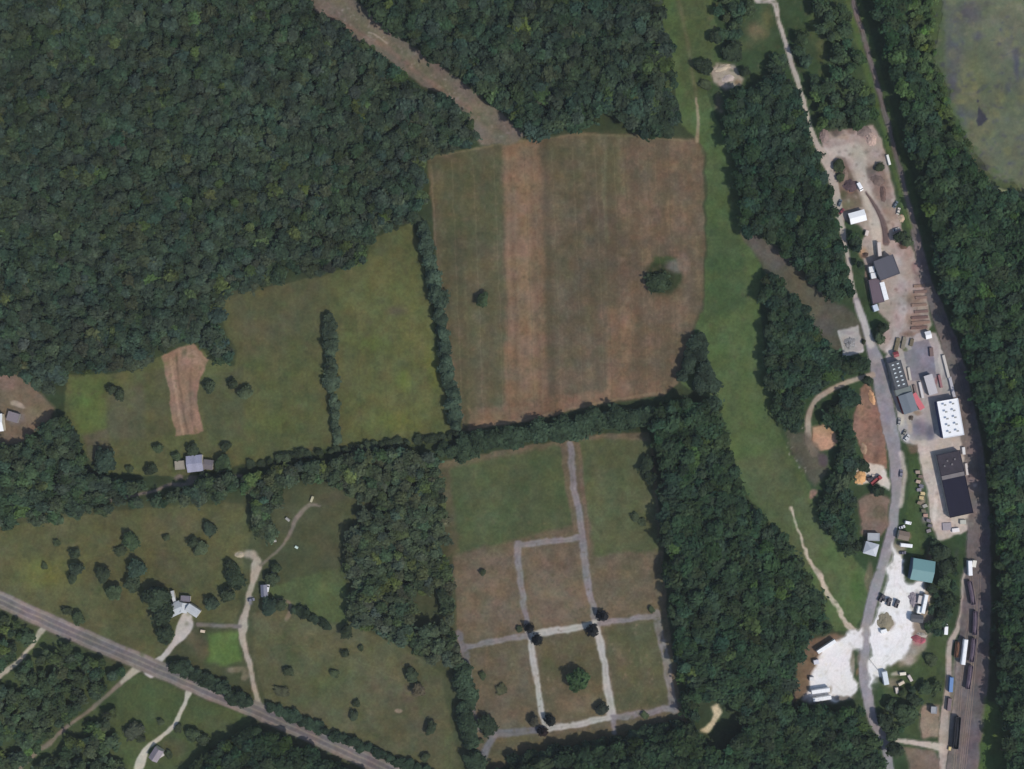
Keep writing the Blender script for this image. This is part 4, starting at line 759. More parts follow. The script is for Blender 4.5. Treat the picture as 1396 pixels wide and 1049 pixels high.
# ---- woods: polygons of the canopy outline in the photograph
def wood(pts, col, h, sp, group, label, r=(3.2, 4.7), dens=1.0, edge=10, yellow=.04):
    return dict(pts=pts, col=col, h=h, sp=sp, group=group, label=label, r=r, dens=dens, edge=edge, yellow=yellow)
WOODS = [
 wood([(-170, -150), (418, -150), (420, 0), (434, 20), (463, 31), (476, 52), (520, 77), (560, 110), (600, 128), (640, 162), (658, 186), (640, 201), (588, 213), (581, 226), (582, 262), (582, 298), (560, 302), (514, 322), (502, 338), (501, 356), (430, 374), (350, 394), (304, 406), (303, 450), (318, 480), (314, 498), (290, 488), (280, 470), (262, 466), (235, 474), (190, 504), (150, 512), (98, 512), (60, 540), (30, 512), (0, 506), (-170, 500)],
      (52, 64, 52), 15, 5.7, 'trees at the edge of the big northwest wood', 'bluish green tree along the edge of the big northwest wood', (2.3, 5.2), edge=26),
 wood([(476, -150), (906, -150), (903, 0), (905, 45), (919, 75), (921, 130), (930, 168), (914, 187), (866, 183), (850, 172), (838, 160), (815, 162), (792, 180), (732, 186), (706, 178), (680, 150), (640, 119), (612, 94), (560, 60), (520, 31), (492, 6)],
      (49, 62, 50), 16, 6.2, 'trees at the edge of the northern wood', 'dark green tree along the edge of the northern wood above the brown hayfield', (2.5, 5.8), edge=16),
 wood([(-170, 612), (20, 606), (48, 592), (66, 576), (92, 566), (108, 600), (118, 640), (150, 652), (235, 662), (320, 646), (330, 655), (300, 682), (220, 690), (110, 703), (60, 722), (0, 722), (-170, 740)],
      (54, 67, 52), 12, 5.8, 'trees along the western lane', 'tree in the belt along the shaded western lane', (3.0, 4.6), dens=.9, edge=14),
 wood([(320, 655), (400, 634), (480, 618), (560, 612), (596, 622), (608, 690), (614, 760), (622, 860), (628, 905), (600, 918), (575, 895), (520, 866), (476, 850), (470, 800), (474, 730), (500, 690), (440, 655), (400, 660), (380, 690), (372, 735), (345, 735), (345, 690)],
      (62, 73, 56), 11, 5.8, 'trees of the mixed wood west of the cemetery', 'grey green tree at the edge of the mixed wood west of the cemetery', (2.8, 4.6), dens=.9, edge=12, yellow=.1),
 wood([(890, 556), (930, 546), (978, 542), (990, 600), (1004, 642), (1026, 686), (1060, 724), (1110, 800), (1132, 858), (1104, 870), (1088, 905), (1078, 962), (1120, 968), (1172, 960), (1186, 985), (1202, 1020), (1208, 1049), (1220, 1200), (650, 1200), (656, 1062), (760, 1030), (860, 1010), (940, 992), (926, 920), (914, 840), (908, 760), (902, 700), (897, 640)],
      (47, 63, 47), 14, 6.2, 'trees at the edge of the wood east of the cemetery', 'deep green tree along the edge of the wood east of the cemetery', (2.5, 5.8), edge=16),
 wood([(1000, 122), (1030, 118), (1060, 100), (1088, 120), (1100, 168), (1108, 195), (1122, 222), (1130, 240), (1138, 265), (1142, 295), (1150, 335), (1158, 385), (1166, 410), (1134, 412), (1086, 364), (1046, 330), (1012, 320), (1005, 280), (1002, 222), (986, 180), (985, 140)],
      (45, 62, 48), 12, 6.0, 'trees of the wood north of the cleared strip', 'deep green tree at the edge of the wood east of the grass strip', (3.0, 4.8), edge=8),
 wood([(1152, 312), (1170, 318), (1176, 330), (1170, 345), (1180, 362), (1178, 400), (1184, 415), (1172, 410), (1162, 375), (1156, 335)],
      (44, 58, 48), 9, 5.5, 'trees between the gravel road and the north yard', 'dark tree in the thin belt west of the square dark-roofed building', (2.6, 3.8), edge=5),
 wood([(1034, 362), (1062, 380), (1096, 412), (1116, 450), (1142, 482), (1182, 486), (1190, 502), (1150, 518), (1118, 534), (1102, 552), (1096, 580), (1072, 590), (1055, 560), (1046, 520), (1040, 440)],
      (46, 62, 48), 11, 6.0, 'trees of the wood around the loop drive', 'deep green tree at the edge of the wood north of the loop drive', (3.0, 4.8), edge=8),
 wood([(1112, 556), (1150, 530), (1176, 524), (1164, 560), (1162, 590), (1172, 615), (1168, 640), (1166, 690), (1172, 720), (1164, 760), (1130, 735), (1114, 690), (1130, 655), (1144, 605), (1140, 588), (1122, 576)],
      (46, 62, 48), 8, 5.8, 'trees of the wood inside the loop drive', 'deep green tree of the wood inside the loop drive', (2.8, 4.6), edge=6),
 wood([(1168, -150), (1240, -150), (1236, 0), (1244, 60), (1262, 120), (1290, 175), (1326, 222), (1352, 256), (1396, 268), (1566, 285), (1566, 1200), (1376, 1200), (1372, 1049), (1364, 975), (1362, 860), (1358, 760), (1350, 690), (1344, 620), (1334, 560), (1322, 500), (1306, 450), (1290, 410), (1276, 380), (1268, 320), (1254, 260), (1238, 185), (1216, 105), (1193, 20)],
      (47, 65, 48), 16, 6.4, 'trees along the eastern side of the railway', 'tall green tree at the edge of the eastern woods beside the railway', (3.3, 5.3), edge=18),
 wood([(1085, -150), (1142, -150), (1156, 0), (1172, 60), (1188, 115), (1200, 168), (1165, 174), (1118, 180), (1100, 120), (1086, 70), (1075, 30), (1080, 0)],
      (54, 70, 52), 9, 6.2, 'trees between the gravel road and the railway', 'green tree of the scrub between the pale gravel road and the railway', (2.8, 4.6), dens=.5, edge=6),
 wood([(972, -150), (1030, -150), (1040, 0), (1018, 30), (1010, 70), (1034, 84), (1052, 62), (1072, 110), (1060, 120), (1015, 92), (1000, 60), (985, 78), (975, 40), (970, 0)], (56, 72, 54), 7, 6.0, 'scrub trees north of the rubble patch', 'green scrub tree north of the pale rubble patch', (2.6, 4.0), dens=.42, edge=3),
 wood([(1062, 40), (1080, 100), (1094, 165), (1080, 130), (1040, 110), (1050, 70)], (54, 68, 54), 8, 6.2, 'scrub trees west of the gravel road', 'dull green scrub tree on the west side of the pale gravel road', (2.6, 4.0), dens=.7, edge=3),
 wood([(1206, 180), (1214, 215), (1226, 260), (1236, 310), (1230, 300), (1216, 240)], (54, 72, 52), 4, 5, 'bushes on the railway bank', 'green bush on the bank between the north yard and the railway', (1.6, 2.4), dens=.6, edge=3),
 wood([(-170, 800), (-20, 826), (60, 862), (130, 892), (172, 916), (160, 945), (158, 1010), (180, 1060), (180, 1200), (-170, 1200)],
      (58, 71, 53), 8, 6.2, 'trees at the edge of the southwest wood', 'green tree of the open wood south of the highway at the west edge', (2.0, 4.4), dens=.72, edge=10, yellow=.07),
 wood([(300, 1012), (352, 988), (372, 990), (430, 1022), (520, 1062), (650, 1120), (640, 1200), (200, 1200), (250, 1062), (275, 1030)],
      (43, 57, 44), 12, 6.0, 'trees at the edge of the wood south of the highway', 'dark tree of the dense wood south of the highway at the bottom edge', (3.0, 4.8), edge=8),
 wood([(1262, 738), (1300, 735), (1312, 770), (1306, 830), (1290, 860), (1268, 880), (1262, 850), (1276, 800), (1280, 775)], (52, 68, 52), 6, 6.2, 'trees between the teal-roofed building and the railway', 'small green tree between the teal-roofed building and the railway', (2.2, 3.4), dens=.55, edge=3),
 wood([(1200, 950), (1250, 935), (1285, 925), (1282, 955), (1256, 962), (1250, 1005), (1222, 1005), (1205, 985)], (58, 74, 54), 6, 6.5, 'small trees in the grassy patch by the service lane', 'small green tree in the grassy patch west of the service lane', (2.2, 3.6), dens=.4, edge=3),
 wood([(1345, 700), (1356, 700), (1362, 860), (1354, 940), (1346, 940), (1350, 860)], (60, 76, 54), 4, 5.5, 'bushes along the railway', 'low green bush on the eastern bank of the railway', (1.6, 2.6), dens=.5, edge=3),
]
WOODS.append(wood([(1240, -150), (1284, -150), (1278, 0), (1276, 70), (1290, 125), (1306, 170), (1332, 212), (1324, 222), (1290, 175), (1262, 120), (1244, 60), (1236, 0)], (64, 82, 54), 5, 5.4, 'marsh scrub by the pond', 'light green bush in the marsh scrub beside the pond', (1.6, 3.2), dens=.8, edge=4, yellow=.1))
HOLES = [([(150, 680), (200, 668), (235, 658), (262, 652), (266, 664), (200, 678)], 3),
         ([(955, 962), (978, 955), (1004, 966), (1010, 990), (986, 1022), (962, 1016), (950, 1000)], 5), ([(40, 1040), (100, 985), (160, 938), (180, 918), (184, 924), (110, 988), (45, 1045)], 8),
         ([(-20, 938), (15, 910), (40, 888), (62, 853), (64, 858), (42, 892), (16, 914)], 8), ([(358, 772), (400, 706), (430, 688), (474, 690), (474, 697), (415, 699), (368, 772)], 5), ([(470, 700), (480, 830), (470, 830)], 2),
         ([(1076, 0), (1108, 0), (1112, 30), (1128, 60), (1134, 95), (1120, 110), (1108, 80), (1098, 50), (1080, 30)], 3), ([(560, 820), (600, 800), (606, 850), (570, 860)], 2)]
ROADS = [([(x, y, w) for x, y, w in grav.pts], 5), ([(x, y, w) for x, y, w in asph.pts], 6), ([(x, y, w) for x, y, w in loop.pts], 11), ([(x, y, w) for x, y, w in rb.pts], 0), ([(x, y, 23) for x, y in HW], 5)]
edge_trees, inner = [], []
for wd in WOODS:
    pts = wd['pts']; sp = wd['sp'] * 0.9 / M
    xs = [p[0] for p in pts]; ys = [p[1] for p in pts]
    nx = int((max(xs) - min(xs)) / sp) + 2; ny = int((max(ys) - min(ys)) / (sp * .866)) + 2
    jj, ii = np.mgrid[0:ny, 0:nx]
    px = min(xs) + (ii + 0.5 * (jj % 2)) * sp + rng.uniform(-.38, .38, ii.shape) * sp
    py = min(ys) + jj * sp * .866 + rng.uniform(-.38, .38, ii.shape) * sp
    px = px.ravel(); py = py.ravel()
    rad = rng.uniform(*wd['r'], px.size)
    sd = sd_poly_xy(pts, px, py)
    ok = (sd < -0.42 * rad / M) & (rng.random(px.size) < wd['dens'])
    for hp, mg in HOLES: ok &= sd_poly_xy(hp, px, py) > mg
    # keep the crowns off the roads, judged on the ground
    k = 1 - 0.72 * wd['h'] / H
    gxp, gyp = CX + (px - CX) * k, CY + (py - CY) * k
    for rp, mg in ROADS: ok &= sd_line_xy(rp, gxp, gyp) > mg
    for (lx, ly, lr, *_x) in LONE: ok &= np.hypot(px - lx, py - ly) > lr * .75
    n1 = vnoise_at = None
    px, py, rad, sd = px[ok], py[ok], rad[ok], sd[ok]
    hgt = wd['h'] * rng.uniform(.8, 1.2, len(px)) * (0.86 + 0.14 * np.clip(-sd / 40, 0, 1))
    inframe = (px > 5) & (px < 1391) & (py > 5) & (py < 1044)
    order = np.argsort(np.where(inframe, -sd - rad * 1.2, 1e6))
    pick = set(order[:max(3, int(wd['edge'] * .42))].tolist()) if True else set()
    ci = np.clip((px - X0).astype(int), 0, W_ - 1); cj = np.clip((py - Y0).astype(int), 0, H_ - 1)
    for i in range(len(px)):
        tint = np.array(wd['col'], float) * (1 + 0.10 * N_BIG[cj[i], ci[i]] + 0.05 * N_MID[cj[i], ci[i]]) * rng.normal(1, .05)
        tint = tint * np.array([1 + rng.normal(0, .05), 1, 1 + rng.normal(0, .05)])
        if rng.random() < wd['yellow']: tint = tint * np.array([1.25, 1.22, .98])
        (edge_trees if i in pick and inframe[i] else inner).append((wd, px[i], py[i], rad[i], hgt[i], tint))
for wd, x, y, r, h, t in edge_trees:
    tree(x, y, r / M, h, t, wd['label'], wd['group'])
# everything deeper in the woods: one mass of foliage
LITE = [crown_arrays(300 + k, 2, 165, 0.22, lobes=7 + k % 3, spread=1.25) for k in range(8)]
VV, FF, CC = [], [], []; off = 0
for n, (wd, x, y, r, h, t) in enumerate(inner):
    v, f, tone = LITE[n % len(LITE)]
    a = rng.uniform(0, 2 * math.pi); c, s = math.cos(a), math.sin(a)
    ch = min(r * rng.uniform(.75, 1.1), h * .5)
    wx, wy = at(x, y, h * .75)
    ex = rng.uniform(1.0, 1.6); ey = rng.uniform(1.0, 1.32)
    w = np.stack([(v[:, 0] * ex * c - v[:, 1] * ey * s) * r + wx, (v[:, 0] * ex * s + v[:, 1] * ey * c) * r + wy, v[:, 2] * ch + h - ch * .9], 1)
    VV.append(w); FF.append(np.where(f >= 0, f + off, -1)); CC.append((alb(t) * LEAF_GAIN * np.array([1.0, .98, 1.06]))[None, :] * tone[:, None]); off += len(v)
    # trunk
    q = 0.022 * h
    tv = np.array([[wx - q, wy, 0], [wx + q * .5, wy + q * .8, 0], [wx + q * .5, wy - q * .8, 0], [wx, wy, h * .8]], np.float32)
    VV.append(tv); FF.append(np.array([[0, 2, 3, -1], [2, 1, 3, -1], [1, 0, 3, -1]]) + np.array([off, off, off, 0])); CC.append(np.tile(alb((88, 78, 66)), (4, 1))); off += 4
me = tri_mesh('woodland', np.concatenate(VV), np.concatenate(FF), np.concatenate(CC).astype(np.float32)); me.materials.append(LEAF_ATT)
o = bpy.data.objects.new('woodland', me); COL.objects.link(o)
tag(o, 'closed dark green canopy of the surrounding woods, beyond their edge trees', 'woodland', None, 'stuff')
print('TREES edge', len(edge_trees), 'inner', len(inner), 'things', len([o for o in SC.objects if o.parent is None]))

# ------------------------------------------------------------------ building kit
class MB:
    def __init__(s): s.v, s.f = [], []
    def add(s, v, f):
        o = len(s.v); s.v += [tuple(p) for p in v]; s.f += [tuple(i + o for i in q) for q in f]; return s
    def box(s, x0, y0, z0, x1, y1, z1):
        return s.add([(x0, y0, z0), (x1, y0, z0), (x1, y1, z0), (x0, y1, z0), (x0, y0, z1), (x1, y0, z1), (x1, y1, z1), (x0, y1, z1)],
                     [(3, 2, 1, 0), (4, 5, 6, 7), (0, 1, 5, 4), (1, 2, 6, 5), (2, 3, 7, 6), (3, 0, 4, 7)])
    def bbox(s, x0, y0, z0, x1, y1, z1, b=0.08):      # box with chamfered top edges
        v = [(x0, y0, z0), (x1, y0, z0), (x1, y1, z0), (x0, y1, z0), (x0, y0, z1 - b), (x1, y0, z1 - b), (x1, y1, z1 - b), (x0, y1, z1 - b),
             (x0 + b, y0 + b, z1), (x1 - b, y0 + b, z1), (x1 - b, y1 - b, z1), (x0 + b, y1 - b, z1)]
        f = [(3, 2, 1, 0), (8, 9, 10, 11)]
        for i in range(4):
            j = (i + 1) % 4; f += [(i, j, j + 4, i + 4), (i + 4, j + 4, j + 8, i + 8)]
        return s.add(v, f)
    def prism(s, prof, y0, y1):                        # profile in x,z (counter-clockwise), extruded along y
        n = len(prof)
        v = [(x, y0, z) for x, z in prof] + [(x, y1, z) for x, z in prof]
        return s.add(v, [tuple(range(n)), tuple(range(2 * n - 1, n - 1, -1))] + [(i + n, (i + 1) % n + n, (i + 1) % n, i) for i in range(n)])
    def prism_x(s, prof, x0, x1):                      # profile in y,z, extruded along x
        n = len(prof)
        v = [(x0, y, z) for y, z in prof] + [(x1, y, z) for y, z in prof]
        return s.add(v, [tuple(range(n - 1, -1, -1)), tuple(range(n, 2 * n))] + [(i, (i + 1) % n, (i + 1) % n + n, i + n) for i in range(n)])
    def cyl(s, p, q, r0, r1=None, n=14):
        r1 = r0 if r1 is None else r1
        p, q = np.array(p, float), np.array(q, float); d = (q - p) / np.linalg.norm(q - p)
        a = np.cross(d, [0.123, 0.456, 0.88] if abs(d[2]) < .9 else [1, 0, 0]); a /= np.linalg.norm(a); b = np.cross(d, a)
        v = []
        for c, r in ((p, r0), (q, r1)):
            for i in range(n):
                t = 2 * math.pi * i / n; v.append(tuple(c + (a * math.cos(t) + b * math.sin(t)) * r))
        return s.add(v, [tuple(range(n - 1, -1, -1)), tuple(range(n, 2 * n))] + [(i, (i + 1) % n, (i + 1) % n + n, i + n) for i in range(n)])
    def heap(s, rx, ry, h, seed=0, n=18, m=6, rough=.25):
        r = np.random.default_rng(seed); v = []; f = []
        for j in range(m):
            t = j / m; k = 1 - t ** 1.3
            for i in range(n):
                a = 2 * math.pi * i / n; w = 1 + r.uniform(-rough, rough)
                v.append((math.cos(a) * rx * k * w, math.sin(a) * ry * k * w, h * t ** .9 * (1 + r.uniform(-.08, .08)) if j else 0))
        v.append((0, 0, h)); top = len(v) - 1
        for j in range(m - 1):
            for i in range(n): f.append((j * n + i, j * n + (i + 1) % n, (j + 1) * n + (i + 1) % n, (j + 1) * n + i))
        for i in range(n): f.append(((m - 1) * n + i, (m - 1) * n + (i + 1) % n, top))
        return s.add(v, f)
    def build(s, name, m, parent=None, smooth=False):
        me = bpy.data.meshes.new(name); me.from_pydata(s.v, [], s.f); me.materials.append(m)
        if smooth: me.polygons.foreach_set('use_smooth', np.ones(len(s.f), bool))
        o = bpy.data.objects.new(name, me); COL.objects.link(o)
        if parent: o.parent = parent
        return o
def rect4(p):
    """four roof corners in the photograph, clockwise from the upper left -> centre, length, width (metres), turn"""
    p = [np.array(q, float) for q in p]
    c = sum(p) / 4; t = ((p[1] - p[0]) + (p[2] - p[3])) / 2; s = ((p[3] - p[0]) + (p[2] - p[1])) / 2
    return c, np.linalg.norm(t) * M, np.linalg.norm(s) * M, math.atan2(-t[1], t[0])
GLASS = mat((52, 58, 66), 0.15, 0, 0.1, 1, None, 0.5)
DARK = mat((48, 48, 52), 0.7); TYRE = mat((34, 34, 36), 0.9); STEEL = mat((110, 108, 110), 0.5, 0.5); WHITE = mat((238, 238, 240), 0.45, 0, .05)
def building(name, label, corners, h, roof, roof_m, wall_m, rise=1.2, cat='building', over=0.35, doors=2, windows=3, ridge='x', group=None, z0=0.0):
    c, L, W, a = rect4(corners)
    x, y = at(c[0], c[1], h)
    k = 1 - h / H; L *= k; W *= k
    o = thing(name, label, cat, (x, y, z0), a, group)
    hl, hw = L / 2 - over, W / 2 - over
    wb = MB().box(-hl, -hw, 0, hl, hw, h)
    if roof == 'gable':
        if ridge == 'x': wb.prism_x([(-hw, h), (hw, h), (0, h + rise * .96)], -hl, hl)
        else: wb.prism([(-hl, h), (hl, h), (0, h + rise * .96)], -hw, hw)
    wb.build('wall', wall_m, o)
    r = MB(); e = .12
    if roof == 'gable':
        if ridge == 'x': r.prism_x([(-W / 2, h - .1), (0, h + rise), (W / 2, h - .1), (W / 2, h + e), (0, h + rise + .22), (-W / 2, h + e)][::-1], -L / 2, L / 2)
        else: r.prism([(-L / 2, h - .1), (0, h + rise), (L / 2, h - .1), (L / 2, h + e), (0, h + rise + .22), (-L / 2, h + e)], -W / 2, W / 2)
    elif roof == 'hip':
        d = min(L, W) / 2
        if L >= W: ra, rb_ = (-L / 2 + d, 0), (L / 2 - d, 0)
        else: ra, rb_ = (0, -W / 2 + d), (0, W / 2 - d)
        r.add([(-L / 2, -W / 2, h + .01), (L / 2, -W / 2, h + .01), (L / 2, W / 2, h + .01), (-L / 2, W / 2, h + .01), (*ra, h + rise), (*rb_, h + rise)],
              [(0, 1, 5, 4), (1, 2, 5), (2, 3, 4, 5), (3, 0, 4), (3, 2, 1, 0)] if L >= W else [(0, 1, 4), (1, 2, 5, 4), (2, 3, 5), (3, 0, 4, 5), (3, 2, 1, 0)])
    elif roof == 'shed':
        r.prism_x([(-W / 2, h + .01), (W / 2, h + .01), (W / 2, h + rise), (-W / 2, h + .15)], -L / 2, L / 2)
    else:
        r.box(-L / 2, -W / 2, h + .005, L / 2, W / 2, h + .22)
        for q in ((-L / 2, -W / 2, L / 2, -W / 2 + .3), (-L / 2, W / 2 - .3, L / 2, W / 2), (-L / 2, -W / 2 + .3, -L / 2 + .3, W / 2 - .3), (L / 2 - .3, -W / 2 + .3, L / 2, W / 2 - .3)):
            r.box(q[0], q[1], h + .22, q[2], q[3], h + .5)
    ro = r.build('roof', roof_m, o)
    for i in range(doors):
        xx = -hl + (i + 1) * 2 * hl / (doors + 1)
        MB().box(xx - .9, -hw - .06, 0.02, xx + .9, -hw - .003, min(2.4, h * .75)).build('door', DARK, o)
    for i in range(windows):
        xx = -hl + (i + 1) * 2 * hl / (windows + 1)
        MB().box(xx - .6, hw + .003, min(1.1, h * .4), xx + .6, hw + .06, min(2.1, h * .8)).build('window', GLASS, o)
    return o, ro, L, W
RM = lambda c, v=.16: mat(c, .5, 0, v, .25, (1, .12, 1))
CONC = mat((170, 166, 160), .85); CREAM = mat((200, 192, 176), .8); GREYW = mat((140, 140, 144), .75); BLUEW = mat((64, 72, 112), .7); REDW = mat((116, 48, 56), .7)
def copy_child(o, parent, loc):
    c = o.copy(); COL.objects.link(c); c.parent = parent; c.location = loc; return c

# ------------------------------------------------------------------ houses in the west
silver = RM((176, 180, 188)); silver2 = RM((196, 198, 204))
h1, ro, L, W = building('house', 'rambling house with silver metal roofs at the head of the pale turnaround', [(224, 828), (243, 819), (252, 834), (234, 842)], 4.0, 'gable', silver, CREAM, 1.6, 'house')
x, y = at(262, 831, 4.4)
def wing(parent, corners, h, roof, roof_m, wall_m, rise, ridge='x'):
    """a further wing of the same house: its roof and wall become parts of the house"""
    o, ro, L, W = building('wing', '', corners, h, roof, roof_m, wall_m, rise, 'house', .3, 0, 0, ridge)
    for ch in list(o.children):
        mw = o.matrix_basis.copy(); pm = parent.matrix_basis.copy()
        ch.parent = parent; ch.matrix_basis = pm.inverted() @ mw @ ch.matrix_basis
    bpy.data.objects.remove(o)
bpy.context.view_layer.update()
wing(h1, [(257, 822), (273, 833), (269, 843), (253, 833)], 4.6, 'gable', silver2, CREAM, 1.7)
wing(h1, [(241, 820), (257, 823), (255, 837), (240, 833)], 3.6, 'gable', silver, CREAM, 1.3, 'y')
wing(h1, [(229, 807), (233, 808), (244, 819), (240, 822)], 3.0, 'gable', silver2, CREAM, .8)
wing(h1, [(246, 812), (260, 813), (259, 821), (247, 820)], 2.8, 'flat', RM((120, 114, 126)), CREAM, .3)
h2, *_ = building('house', 'bluish grey roofed house among trees on the south edge of the pasture', [(255, 623), (277, 619), (276, 643), (254, 644)], 4.2, 'gable', RM((150, 150, 172), .3), CREAM, 1.7, 'house')
wing(h2, [(277, 626), (291, 628), (290, 641), (277, 640)], 3.0, 'gable', RM((112, 106, 112)), CREAM, .9)
wing(h2, [(238, 629), (252, 628), (251, 640), (239, 641)], 2.8, 'flat', RM((150, 142, 132)), CREAM, .3)
h3, *_ = building('house', 'house with a bright white roof cut by the west edge', [(-18, 564), (3, 566), (5, 586), (-16, 592)], 4.5, 'gable', RM((246, 244, 246), .05), CREAM, 1.5, 'house')
building('shed', 'low shed with a grey mauve roof beside the white-roofed house', [(6, 561), (26, 564), (24, 578), (14, 572)], 3.2, 'shed', RM((128, 120, 128)), GREYW, .5, 'shed', .2, 1, 0)
h4, *_ = building('house', 'lone small house with a mauve grey roof south of the highway', [(203, 1031), (213, 1017), (222, 1026), (213, 1042)], 4.0, 'gable', RM((134, 126, 136)), CREAM, 1.6, 'house', .3, 1, 2)
wing(h4, [(214, 1025), (221, 1022), (223, 1030), (217, 1035)], 3.0, 'shed', RM((190, 184, 182)), CREAM, .6)
building('shed', 'small shed with a blue grey roof by the tan driveway', [(355, 798), (364, 797), (365, 814), (356, 814)], 3.2, 'gable', RM((112, 114, 132)), GREYW, 1.0, 'shed', .2, 1, 1, 'y')

# ------------------------------------------------------------------ industrial strip buildings
building('workshop', 'small workshop with a white roof alone in the north yard', [(1156, 291), (1178, 286), (1182, 300), (1160, 307)], 4.0, 'gable', RM((240, 240, 246), .05), GREYW, .8, 'workshop', .25, 1, 1)
building('warehouse', 'square warehouse with a dark grey roof at the south end of the north yard', [(1192, 356), (1217, 347), (1227, 373), (1199, 384)], 5.5, 'flat', RM((84, 84, 96), .08), GREYW, 1, 'warehouse', .25)
building('shed', 'long low shed with a mauve roof just south of the square warehouse', [(1186, 382), (1199, 379), (1206, 412), (1188, 415)], 3.2, 'flat', RM((100, 86, 98)), GREYW, .4, 'shed', .2, 2, 0)
offc, ro, L, W = building('office', 'long dark-roofed office with two rows of small skylights beside the asphalt road', [(1211, 495), (1228, 491), (1238, 527), (1221, 533)], 5.0, 'flat', RM((78, 82, 90), .1), GREYW, .4, 'office', .2, 2, 3)
SKY = mat((214, 222, 230), .3, 0, .05)
for i in range(6):
    for s in (-1, 1):
        yy = W / 2 - (i + .7) * W / 6.6
        MB().bbox(s * L * .2 - .75, yy - .42, 5.22, s * L * .2 + .75, yy + .42, 5.6).build('skylight', SKY, offc)
work, ro, L, W = building('workshop', 'grey-roofed workshop with one bright red roof strip at the road corner', [(1223, 540), (1243, 535), (1252, 558), (1234, 566)], 5.0, 'gable', RM((112, 120, 132), .1), REDW, .9, 'workshop', .2, 2, 1, 'y')
wing(work, [(1244, 538), (1250, 534), (1259, 557), (1252, 561)], 4.2, 'shed', RM((196, 100, 112), .08), CREAM, .6)
wing(work, [(1219, 533), (1241, 525), (1244, 534), (1223, 540)], 4.2, 'flat', RM((112, 120, 122), .1), CREAM, .6)
whs, ro, L, W = building('warehouse', 'large warehouse with a brilliant white roof and ten roof vents', [(1277, 548), (1305, 543), (1315, 593), (1286, 598)], 6.0, 'flat', mat((255, 255, 255), .6, 0, .03), BLUEW, .5, 'warehouse', .2, 2, 0)
for i in range(5):
    for s in (-1, 1):
        yy = W / 2 - (i + .65) * W / 5.4
        v = MB().bbox(s * L * .19 - .75, yy - .5, 7.72, s * L * .19 + .75, yy + .5, 8.3, .1).build('roof_vent', mat((150, 152, 152), .6), whs)
blk, ro, L, W = building('warehouse', 'big warehouse with a nearly black roof crossed by one pale band', [(1279, 621), (1313, 612), (1322, 701), (1292, 706)], 4.0, 'flat', mat((44, 44, 60), .9, 0, .14, .25, (1, .12, 1), .1), GREYW, .5, 'warehouse', .2, 3, 0)
MB().box(-L / 2 + .35, W / 2 - 17.5, 4.22, L / 2 - .35, W / 2 - 14.8, 4.45).build('roof_band', mat((124, 118, 122), .8), blk)
MB().box(-L / 2 + .4, W / 2 - 14.4, 4.22, L / 2 - .4, W / 2 - .4, 4.35).build('roof_patch', mat((64, 60, 70), .9, 0, .35, .3), blk)
for k in range(4): MB().bbox(-5 + 2.6 * k, W / 2 - 9 + (k % 2) * 3, 4.35, -3.8 + 2.6 * k, W / 2 - 7.7 + (k % 2) * 3, 5.0).build('roof_vent', mat((110, 106, 112), .6), blk)
building('house', 'silver hip-roofed house west of the asphalt road', [(1180, 738), (1197, 742), (1196, 760), (1177, 754)], 4.5, 'hip', RM((190, 194, 206), .1), CREAM, 2.2, 'house', .4, 1, 2)
building('shed', 'flat pale blue grey shed just north of the silver hip-roofed house', [(1183, 727), (1200, 727), (1198, 738), (1182, 737)], 3.0, 'flat', RM((162, 166, 176), .1), GREYW, .4, 'shed', .2, 1, 0)
building('barn', 'teal green metal-roofed building at the top of the white lot', [(1246, 762), (1276, 765), (1270, 796), (1240, 789)], 6.0, 'gable', RM((108, 146, 152), .06), mat((70, 92, 120), .7), 1.6, 'barn', .25, 2, 2)
building('shed', 'small dark grey shed at the east side of the white lot', [(1244, 838), (1259, 839), (1258, 850), (1242, 848)], 3.5, 'gable', RM((88, 88, 94), .1), GREYW, .8, 'shed', .2, 1, 1)
building('shed', 'dull brown shed between the road and the white trailer above the white lot', [(1226, 722), (1240, 727), (1239, 737), (1224, 736)], 3.2, 'gable', RM((122, 108, 100), .15), CREAM, .9, 'shed', .2, 1, 0)
building('shed', 'narrow pale lean-to shed east of the central concrete slab', [(1259, 513), (1271, 510), (1278, 536), (1267, 540)], 3.4, 'shed', RM((184, 180, 188), .1), GREYW, .5, 'shed', .2, 1, 0)
building('shed', 'little white corrugated shed at the northeast corner of the concrete slab', [(1260, 453), (1268, 451), (1271, 461), (1263, 463)], 3.0, 'gable', RM((232, 232, 240), .08), GREYW, .6, 'shed', .15, 1, 0)
building('shed', 'small red-roofed hut north of the skylight office', [(1217, 481), (1224, 479), (1226, 486), (1219, 488)], 3.0, 'gable', RM((138, 66, 74), .1), CREAM, .7, 'hut', .15, 1, 0)
building('shed', 'small grey hut beside the service lane', [(1269, 963), (1277, 964), (1277, 973), (1269, 973)], 2.8, 'flat', RM((146, 148, 158), .1), GREYW, .4, 'hut', .15, 1, 0)
# square pad: grey heap in a ring of blocks
hp = thing('rubble_heap', 'speckled grey round heap of rubble on the pale square pad', 'heap', (*at(1159, 468, 1), 0))
MB().heap(3.9, 4.3, 1.8, 5, 24, 8, .3).build('mound', mat((142, 140, 144), .9, 0, .5, .8), hp)
for k in range(26):
    a = random.uniform(0, 6.28); r = random.uniform(1, 4.2); s = random.uniform(.25, .6); xx, yy = math.cos(a) * r, math.sin(a) * r; z = max(0, 1.6 * (1 - r / 4.4))
    MB().heap(s, s * .8, s * 1.1, k, 7, 3, .3).build('boulder', mat((186, 186, 190) if k % 2 else (112, 112, 112), .9), hp).location = (xx, yy, z)

